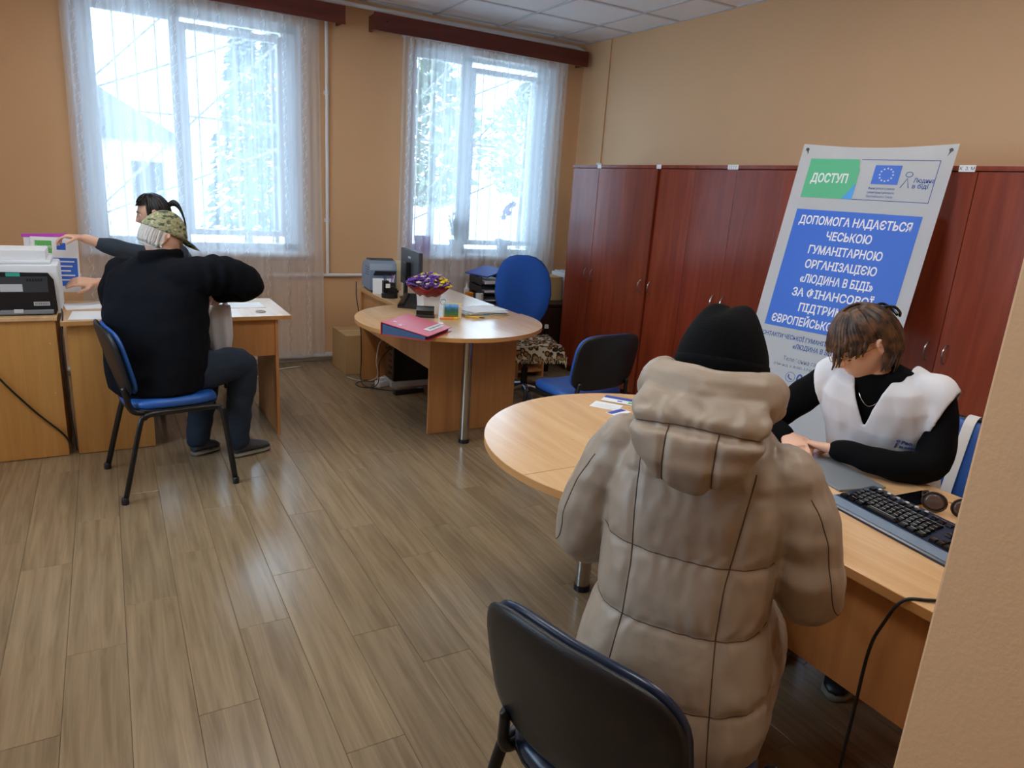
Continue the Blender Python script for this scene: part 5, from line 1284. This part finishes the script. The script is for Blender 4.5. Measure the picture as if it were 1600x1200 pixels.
for hh in HS[1:]:
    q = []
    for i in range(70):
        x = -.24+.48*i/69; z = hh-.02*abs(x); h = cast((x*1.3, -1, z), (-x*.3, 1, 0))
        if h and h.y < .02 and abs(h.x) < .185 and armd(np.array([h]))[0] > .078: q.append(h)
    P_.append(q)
seam(P_, .0011)  # thinner dark cords for the crease shade
# hood: padded roll round the neck and the bag hanging down the back
m = MB()
limb(m, [(-.088, .13, 1.183), (-.104, .06, 1.197), (-.085, -.015, 1.199), (0, -.050, 1.199), (.085, -.015, 1.199), (.104, .06, 1.197), (.088, .13, 1.183)], [.030, .040, .047, .050, .047, .040, .030], 16, 6, 1.2)
rings(m, [(0, -.055, 1.212, .112, .045), (0, -.078, 1.182, .128, .056), (0, -.098, 1.142, .126, .060), (0, -.108, 1.095, .106, .056), (0, -.108, 1.058, .072, .044), (0, -.10, 1.034, .03, .024)])
def hoodq(co, no_):
    low = np.clip((1.165-co[:, 2])/.02, 0, 1); dv = np.abs(np.abs(co[:, 0])-.045); f = fold_noise(co, 20, 20, 30, 2)
    return -.007*np.exp(-(dv/.008)**2)*low-.012*np.exp(-((co[:, 2]-1.165+.8*co[:, 0]**2)/.009)**2)*(co[:, 1] < -.01)+.005*f+.0016*np.sin(co[:, 0]*170+5*f)*np.exp(-((co[:, 2]-1.172)/.03)**2)
hd = bake(m, .005, 3, hoodq); HO = obj_from('hood', hd, 'coat_fabric', T, smooth='all')
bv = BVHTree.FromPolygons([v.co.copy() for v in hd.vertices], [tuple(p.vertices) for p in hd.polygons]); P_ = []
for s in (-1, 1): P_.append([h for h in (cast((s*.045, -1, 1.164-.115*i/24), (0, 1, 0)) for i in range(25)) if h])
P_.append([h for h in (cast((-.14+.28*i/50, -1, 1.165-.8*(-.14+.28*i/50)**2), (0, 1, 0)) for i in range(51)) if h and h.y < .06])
seam(P_, .0014, par=HO)  # dark cords for the hood's crease shade
# knitted hat
m = MB(); HM2 = HD
def hatp(th, ph, k=1.0):
    lump = 1+.07*math.exp(-((th-.45)/.32)**2)*math.cos(2*ph)-.06*math.exp(-(th/.22)**2)+.012*math.sin(ph*5+th*4)
    return HM2 @ (Vector(((.087+.007*math.exp(-((th-1.6)/.5)**2))*math.sin(th)*math.cos(ph), .107*math.sin(th)*math.sin(ph), .122*math.cos(th)))*lump*k)
m.loft([[hatp(th, 2*PI*j/40) for j in range(40)] for th in [.06+2.06*i/24 for i in range(25)]])
HT = m.build('knitted_hat', 'hat_knit', T, smooth='all')
m = MB(); m.loft([[hatp(th, 2*PI*j/40, k) for j in range(40)] for th, k in ((1.52, 1.0), (1.54, 1.02), (1.6, 1.035), (1.9, 1.04), (2.08, 1.03), (2.12, 1.0))]); m.build('turned_brim', 'hat_knit', HT, smooth='all')

# ---------- woman in the white vest
T = thing('person', 'woman in a white vest over a black sweater, bent over her writing', 'person', (2.44, 1.395, 0), R(106))
TOR = [(0, -.03, .46, .16, .13), (0, -.02, .50, .185, .15), (0, .02, .60, .170, .135, R(-20)), (0, .085, .72, .160, .120, R(-28)), (0, .15, .83, .168, .118, R(-30)), (0, .21, .93, .180, .115, R(-30)), (0, .25, 1.0, .175, .100, R(-28)), (0, .275, 1.045, .13, .08, R(-25)), (.01, .29, 1.075, .07, .06, R(-20))]
ARM = {-1: [(-.165, .245, 1.0), (-.190, .255, .90), (-.190, .315, .805), (-.10, .400, .800), (.055, .385, .795)], 1: [(.165, .245, 1.0), (.26, .26, .90), (.335, .30, .815), (.30, .375, .805), (.235, .395, .80)]}
HD = Matrix.Translation((.055, .330, 1.150)) @ Matrix.Rotation(R(-44), 4, 'Z') @ Matrix.Rotation(R(-30), 4, 'X')
m = MB(); head_shape(m, HD, 1.03); limb(m, [(.005, .265, 1.0), (.025, .30, 1.08), (.04, .315, 1.12)], [.05, .046, .046]); rings(m, [(c[0], c[1], c[2], c[3]*.85, c[4]*.85, *c[5:]) for c in TOR[1:8]])
for s in (-1, 1): limb(m, ARM[s], [.04, .038, .034, .030, .025])
hand(m, (.07, .385, .793), (.95, -.05, -.05), (.1, .25, -1), -1, .55, .92, .7); hand(m, (.222, .400, .798), (-.60, .55, -.12), (-.3, -.1, -1), 1, .6, .92, .8)
for s in (-1, 1): limb(m, [(s*.09, .0, .53), (s*.11, .24, .535), (s*.11, .40, .53), (s*.11, .38, .30), (s*.11, .33, .09)], [.07, .065, .05, .045, .035])
obj_from('body', bake(m, .0042, 1), 'skin', T, smooth='all')
m = MB(); rings(m, TOR)
for s in (-1, 1): limb(m, ARM[s], [.055, .056, .055, .048, .036], 14)
obj_from('sweater', bake(m, .006, 3, lambda co, n_: .006*fold_noise(co, 16, 16, 16, 4)), 'sweater_black', T, smooth='all')
m = MB()
for s in (-1, 1): limb(m, [(s*.09, .0, .54), (s*.11, .24, .545), (s*.11, .40, .535), (s*.11, .39, .30), (s*.11, .34, .10)], [.085, .078, .064, .056, .05])
obj_from('trousers', bake(m, .009, 3), 'trousers_dark', T, smooth='all')
for s in (-1, 1): shoe(T, (s*.11, .29, 0), (s*.12, .53, 0), mat='black_plastic')
m = MB(); rings(m, [(c[0], c[1]-.002, c[2], c[3]+.018, c[4]+.020, *c[5:]) for c in TOR[:8]]+[(.005, .283, 1.068, .085, .07, R(-22))])
for s in (-1, 1): limb(m, [(s*.12, .255, 1.02), ARM[s][0], tuple(Vector(ARM[s][0]).lerp(Vector(ARM[s][1]), .6))], [.064, .067, .064], 16)
def vestq(co, n_): return .010*fold_noise(co, 9, 9, 5, 6)+.006*fold_noise(co, 22, 22, 7, 9)
vm = bake(m, .006, 3, vestq)
def vcut(c):
    ax = Vector((0, .275, 1.05)); front = c.y-(.02+(c.z-.60)*.55)   # in front of the leaning spine
    if c.z < .485: return True
    if front > .03 and abs(c.x-.01) < (c.z-.875)*.34: return True
    if c.z > 1.045 and abs(c.x) < .075: return True
    for s in (-1, 1):
        a_ = Vector(ARM[s][0]); d_ = c-a_
        if d_.z > -.15 and d_.x*s*.9-d_.z*.28 > .034 and c.x*s > .12: return True
    return False
cull(vm, vcut); bb = bmesh.new(); bb.from_mesh(vm)
lone = [v for v in bb.verts if not v.link_faces]; bmesh.ops.delete(bb, geom=lone, context='VERTS')
# keep the one big piece, then straighten its cut edges along themselves
seen, best = set(), []
for v0 in bb.verts:
    if v0 in seen: continue
    st_, comp = [v0], []; seen.add(v0)
    while st_:
        v = st_.pop(); comp.append(v)
        for e_ in v.link_edges:
            w_ = e_.other_vert(v)
            if w_ not in seen: seen.add(w_); st_.append(w_)
    if len(comp) > len(best): best = comp
keep_ = set(best); bmesh.ops.delete(bb, geom=[v for v in bb.verts if v not in keep_], context='VERTS')
for _ in range(12):
    new = {}
    for v in bb.verts:
        nb = [e_.other_vert(v) for e_ in v.link_edges if e_.is_boundary]
        if len(nb) == 2: new[v] = v.co*.5+(nb[0].co+nb[1].co)*.25
    for v, c_ in new.items(): v.co = c_
bb.to_mesh(vm); bb.free(); vm.update()
VE = obj_from('white_vest', vm, 'vest_white', T, smooth='all'); sm = VE.modifiers.new('cloth_thickness', 'SOLIDIFY'); sm.thickness = .004; sm.offset = 1; sm.use_even_offset = False
bv = BVHTree.FromPolygons([v.co.copy() for v in vm.vertices], [tuple(p.vertices) for p in vm.polygons])
# printed mark on the chest
h = bv.ray_cast(Vector((-.095, 1.2, .845)), Vector((0, -1, 0)))
if h[0]:
    n_ = h[1]; n_ = n_ if n_.y > 0 else -n_; zz = (Vector((0, 0, 1))-n_*n_.z).normalized(); xx = zz.cross(n_); Q = Matrix((xx, zz, n_)).transposed().to_4x4(); Q.translation = h[0]+n_*.006
    for body, dx, dy, sz in (('Peo', .004, .006, .021), ('in need', .002, -.012, .017)): obj_from('lettering', text_mesh(body, sz, 'LEFT', .0005), 'banner_ink', VE, M=Q @ Matrix.Translation((dx, dy, 0)))
    mk = MB(); mk.tube([Q @ Vector((-.010, -.012, 0)), Q @ Vector((-.008, .008, 0))], .0018, 5); mk.tube([Q @ Vector((-.006+.005*math.cos(a), .017+.004*math.sin(a), 0)) for a in [2*PI*i/10 for i in range(11)]], .0011, 5); mk.build('figure_logo', 'banner_ink', VE)
eyes(HD, T, 1.03)
m = MB(); skull_cap(m, HD, lambda c: c.z > .062 or (c.x > -.02 and ((c.y < .045 and c.z > -.04) or (c.y < .0 and c.z > -.075))) or (c.x <= -.02 and ((c.y < .06 and c.z > .036) or (c.y < -.038 and c.z > -.075))), 1.03, 1.07)
locks(m, HD, [(-50, 58, 52, 16, 64, .035), (-72, -50, 14, 14, 72, .045), (-102, -72, 14, 14, 74, .004), (-134, -102, 24, 14, 90, .085), (58, 128, 36, 14, 86, .085), (128, 226, 52, 14, 98, .10), (-34, -22, 3, 16, 70, .085)], 3, 1.03, .0088, 1.08)
HA = m.build('hair', 'hair_brown', T, smooth='all')
m = MB(); rn = random.Random(8)
for i in range(16): a = 2*PI*i/16; m.tube([HD @ Vector((.022*math.cos(a+j*.7), -.088-.012*math.sin(j*1.1)+.012*math.sin(a), .062+.022*math.sin(a+j*.7))) for j in range(5)], .008, 6)
m.build('hair_bun', 'hair_brown', HA, smooth='all')
m = MB()
for s in (-1, 1): m.tube(smooth_path([HD @ Vector(p) for p in ((s*.02, -.075, .098), (s*.03, -.105, .088), (s*.022, -.122, .06), (s*.006, -.125, .04))], 4), .0045, 6)
m.build('hair_clip', 'black_gloss', HA, smooth='all')
G = thing('spectacles', 'thin gold spectacles worn by the woman in the white vest', 'glasses', tuple(wm(T) @ (HD @ Vector((0, .10, 0)))), R(106))
Gi = wm(G).inverted() @ wm(T) @ HD @ Matrix.Scale(1.04, 4)
for s in (-1, 1):
    m = MB(); m.tube([Gi @ Vector((s*.034+.023*math.cos(a), .106-.008*abs(math.cos(a))*(1 if math.cos(a)*s > 0 else 0), -.002+.018*math.sin(a))) for a in [2*PI*i/18 for i in range(19)]], .0011, 5); m.build('rim', 'gold', G)
    m = MB(); m.tube([Gi @ Vector(p) for p in ((s*.057, .098, .004), (s*.074, .07, .006), (s*.080, -.005, .010), (s*.079, -.02, -.002))], .0013, 5); m.build('temple', 'gold', G)
MB().tube([Gi @ Vector(p) for p in ((-.011, .107, .002), (0, .110, .006), (.011, .107, .002))], .0011, 5).build('bridge', 'gold', G)
m = MB(); m.ball(HD @ Vector((-.084, -.010, -.042)), (.004, .004, .008), 8, 6); m.build('earring', 'chrome', T)
m = MB(); m.tube(smooth_path([(-.05, .31, 1.035), (-.03, .345, .985), (.005, .35, .955), (.04, .345, .99), (.06, .31, 1.035)], 5), .0012, 5); m.build('necklace', 'chrome', T)

# ---------- woman with the ponytail behind the small desk (faces the printer)
T = thing('person', 'dark-haired woman with a ponytail reaching over the desk for a leaflet', 'person', (.46, 5.07, 0), R(93))
# local: y forward (towards the printer), x towards the window
TOR = [(0, -.02, .46, .16, .13), (0, -.01, .50, .18, .15), (0, .0, .62, .165, .13, R(-6)), (0, .03, .76, .160, .118, R(-10)), (0, .065, .90, .175, .112, R(-12)), (0, .09, 1.0, .182, .10, R(-10)), (0, .10, 1.06, .14, .08), (0, .11, 1.10, .07, .06)]
ARM = {-1: [(-.175, .09, 1.035), (-.215, .20, 1.02), (-.245, .31, 1.045), (-.27, .46, 1.085), (-.285, .585, 1.130)], 1: [(.175, .09, 1.02), (.19, .17, .90), (.06, .28, .85), (-.20, .42, .86), (-.325, .545, .885)]}
HD = Matrix.Translation((-.065, .20, 1.268)) @ Matrix.Rotation(R(-6), 4, 'Z') @ Matrix.Rotation(R(-10), 4, 'X')
m = MB(); head_shape(m, HD, .98); limb(m, [(0, .10, 1.04), (-.03, .14, 1.12), (-.045, .165, 1.18)], [.052, .046, .046]); rings(m, [(c[0], c[1], c[2], c[3]*.85, c[4]*.85, *c[5:]) for c in TOR[1:7]])
for s in (-1, 1): limb(m, ARM[s], [.04, .038, .034, .031, .026])
hand(m, (-.286, .60, 1.134), (-.02, .98, .10), (-.05, .15, -1), 1, .62, .92, .9); hand(m, (-.332, .56, .887), (.02, .98, .05), (.6, .1, -.8), 1, .35, .92, .5)
for s in (-1, 1): limb(m, [(s*.09, .0, .53), (s*.10, .22, .535), (s*.10, .36, .53), (s*.10, .36, .30), (s*.10, .33, .09)], [.07, .065, .05, .045, .035])
obj_from('body', bake(m, .0045, 1), 'skin', T, smooth='all')
m = MB(); rings(m, TOR)
for s in (-1, 1): limb(m, ARM[s][:-1]+[tuple(Vector(ARM[s][-2]).lerp(Vector(ARM[s][-1]), .35 if s < 0 else .2))], [.066, .06, .056, .05, .042], 14)
obj_from('sweater', bake(m, .006, 3, lambda co, n_: .006*fold_noise(co, 18, 18, 18, 4)), 'sweater_grey', T, smooth='all')
m = MB()
for s in (-1, 1): limb(m, [(s*.09, .0, .54), (s*.10, .22, .545), (s*.10, .37, .535), (s*.10, .37, .30), (s*.10, .34, .10)], [.085, .078, .064, .056, .05])
obj_from('trousers', bake(m, .009, 3), 'trousers_dark', T, smooth='all')
for s in (-1, 1): shoe(T, (s*.10, .30, 0), (s*.11, .54, 0), mat='black_plastic')
eyes(HD, T, .98)
m = MB(); skull_cap(m, HD, lambda c: c.z > .058 or (c.y < .035 and c.z > .0) or (c.y < -.01 and c.z > -.055), .98, 1.07)
locks(m, HD, [(-80, 80, 40, 10, 50, 0), (80, 150, 24, 12, 92, 0), (-150, -80, 24, 12, 92, 0), (150, 210, 20, 14, 96, 0)], 5, .98, .009, 1.06)
HA = m.build('hair', 'hair_black', T, smooth='all')
m = MB(); rn = random.Random(3)
for i in range(26):
    a = 2*PI*i/26; rr = rn.uniform(.3, 1)*.017
    m.tube(smooth_path([HD @ Vector((rr*math.cos(a)*.6, -.098, .045+rr*math.sin(a)*.6)), HD @ Vector((rr*math.cos(a), -.130, .052+rr*math.sin(a))), HD @ Vector((rr*1.3*math.cos(a), -.155, .02+rr*1.3*math.sin(a))), HD @ Vector((rr*1.5*math.cos(a), -.165, -.05+rr*math.sin(a))), HD @ Vector((rr*math.cos(a), -.160, -.11+rn.uniform(-.02, .02)))], 3), [.005]*12+[.001], 5)
m.build('ponytail', 'hair_black', HA, smooth='all')

# ---------- man in black fleece and camouflage cap
T = thing('person', 'grey-haired man in black fleece and camouflage cap, seated with back turned', 'person', (.17, 3.80, 0))
TW = R(-32)
def tw(z): return TW*min(1, max(0, (z-.5)/.45))
TOR = [(c[0], c[1], c[2], c[3], c[4], 0, tw(c[2])-R(30)*(1-min(1, max(0, (c[2]-.5)/.3)))) for c in [(0, 0, .465, .19, .17), (.0, .0, .50, .225, .20), (0, .01, .58, .235, .20), (.01, .02, .70, .240, .185), (.015, .045, .84, .245, .175), (.025, .08, .96, .245, .165), (.035, .10, 1.04, .225, .14), (.045, .115, 1.09, .165, .11), (.05, .125, 1.125, .10, .085), (.055, .13, 1.15, .078, .075)]]
SH_R, SH_L = (.20, .0, 1.035), (-.10, .21, 1.02)
ARM = {1: [SH_R, (.32, -.01, 1.055), (.450, .015, 1.005), (.41, .13, .955), (.345, .25, .915)], -1: [SH_L, (-.14, .28, .93), (-.13, .36, .82), (-.10, .44, .80), (.05, .50, .79)]}
HD = Matrix.Translation((.070, .15, 1.212)) @ Matrix.Rotation(R(-76), 4, 'Z') @ Matrix.Rotation(R(-24), 4, 'X')
LEG = {1: [(.07, -.06, .54), (.26, .04, .555), (.415, .115, .54), (.40, .145, .32), (.385, .165, .10)], -1: [(.02, .10, .54), (.16, .24, .55), (.27, .31, .54), (.23, .29, .32), (.19, .27, .10)]}
m = MB(); head_shape(m, HD, 1.02); limb(m, [(.05, .12, 1.08), (.07, .135, 1.17)], [.062, .058]); rings(m, [(c[0], c[1], c[2], c[3]*.82, c[4]*.82, *c[5:]) for c in TOR[1:8]])
for s in (-1, 1): limb(m, ARM[s], [.05, .046, .042, .038, .03]); limb(m, LEG[s], [.075, .07, .055, .05, .04])
hand(m, (.338, .262, .912), (-.35, .75, -.55), (-.4, -.3, -.8), -1, .9, 1.0, .8); hand(m, (.065, .505, .79), (.9, .35, -.08), (.1, .2, -1), -1, .4, 1.0, .5)
obj_from('body', bake(m, .005, 1), 'skin', T, smooth='all')
m = MB(); rings(m, TOR)
for s in (-1, 1): limb(m, ARM[s], [.098, .090, .080, .068, .050], 16)
limb(m, [(.10, .03, 1.02), SH_R, (.30, -.005, 1.045)], [.11, .105, .09], 16)
limb(m, [(-.03, .055, 1.125), (.03, .045, 1.135), (.115, .085, 1.135), (.14, .15, 1.125), (.10, .21, 1.115), (.0, .19, 1.115), (-.03, .055, 1.125)], [.022]*7, 10, 4, 1.5)
def fl(co, n_):
    f = fold_noise(co, 7, 7, 12, 5); sl = np.exp(-(((co[:, 0]-.30)/.10)**2))*(co[:, 2] > .93)
    return .009*f+.004*fold_noise(co, 20, 20, 16, 1)+.005*sl*np.sin(co[:, 0]*95+co[:, 1]*40)
obj_from('fleece_jacket', bake(m, .007, 3, fl), 'fleece_black', T, smooth='all')
m = MB()
for s in (-1, 1): limb(m, LEG[s], [.105, .098, .082, .070, .066], 14)
obj_from('jeans', bake(m, .008, 3, lambda co, n_: .008*fold_noise(co, 12, 12, 20, 7)), 'jeans', T, smooth='all')
shoe(T, (.365, .155, 0), (.565, .235, 0)); shoe(T, (.16, .25, 0), (.30, .33, 0))
m = MB(); skull_cap(m, HD, lambda c: c.y < -.03 and -.062 < c.z < .06, 1.02, 1.05); locks(m, HD, [(102, 258, 80, 62, 106, .018)], 9, 1.02, .0065, 1.05); m.build('grey_hair', 'hair_grey', T, smooth='all')
# cap
m = MB()
def capp(th, ph, k): return HD @ (Vector((.080*math.sin(th)*math.sin(ph), .103*math.sin(th)*math.cos(ph), .128*math.cos(th)))*k*1.02)
m.loft([[capp(th, 2*PI*j/40, 1.07+.012*math.cos(6*2*PI*j/40)*math.sin(th)) for j in range(40)] for th in [.05+1.30*i/14 for i in range(15)]]); CP = m.build('cap_crown', 'camouflage', T, smooth='all')
m = MB(); m.loft([[capp(th, 2*PI*j/40, k) for j in range(40)] for th, k in ((1.18, 1.085), (1.19, 1.10), (1.36, 1.10), (1.37, 1.08))]); m.build('cap_band', 'camouflage', CP, smooth='all')
m = MB(); rows = []
for i in range(17):
    ph = R(-62+124*i/16); a = capp(1.30, ph, 1.08); L = .085*math.cos(R(-62+124*i/16)*1.35)**.6 if abs(-62+124*i/16) < 66 else 0
    out = HD.to_3x3() @ Vector((math.sin(ph)*.35, 1, -.28-.25*abs(math.sin(ph)))).normalized(); rows.append([a, a+out*L*.5+HD.to_3x3() @ Vector((0, 0, .004)), a+out*L])
for r_ in rows: pass
G_ = [[m.bm.verts.new(p) for p in r_] for r_ in rows]
for i in range(16):
    for j in range(2): m.bm.faces.new((G_[i][j], G_[i+1][j], G_[i+1][j+1], G_[i][j+1]))
bmesh.ops.solidify(m.bm, geom=m.bm.faces[:], thickness=.004); m.build('cap_visor', 'camouflage', CP, smooth='all')
m = MB(); m.loft([[capp(th, R(150)+R(60)*i/12, k) for i in range(13)]+[capp(th, R(150)+R(60)*(12-i)/12, k+.012) for i in range(13)] for th, k in ((1.22, 1.10), (1.33, 1.10))]); m.build('cap_strap', 'camouflage', CP)
m = MB(); m.loft([[capp(th, R(196)+R(14)*i/4, k) for i in range(5)]+[capp(th, R(196)+R(14)*(4-i)/4, k+.016) for i in range(5)] for th, k in ((1.20, 1.105), (1.35, 1.105))]); m.build('strap_buckle', 'black_plastic', CP)
# white carrier bag in his hand
t = thing('carrier_bag', 'white plastic carrier bag hanging from the hand of the man in black', 'bag', (.50, 4.04, .60))
m = MB(); rn = random.Random(6)
def bagr(z, wx, wy, ph): return [(wx*math.cos(a)*(1+.10*math.sin(3*a+ph)), wy*math.sin(a)*(1+.2*math.sin(5*a+ph)), z) for a in [2*PI*i/32 for i in range(32)]]
m.loft([bagr(z, wx, wy, p) for z, wx, wy, p in ((.0, .030, .012, 0), (.012, .052, .022, .3), (.08, .062, .026, .6), (.16, .060, .024, 1.0), (.22, .056, .018, 1.5), (.255, .052, .013, 2))]); m.build('bag_body', 'bag_plastic', t, smooth='all')
for s in (-1, 1): m = MB(); m.tube(smooth_path([(s*.045, .0, .25), (s*.028, .0, .295), (.0, .0, .315)], 5), .007, 6, flat=.4); m.build('bag_handle', 'bag_plastic', t, smooth='all')
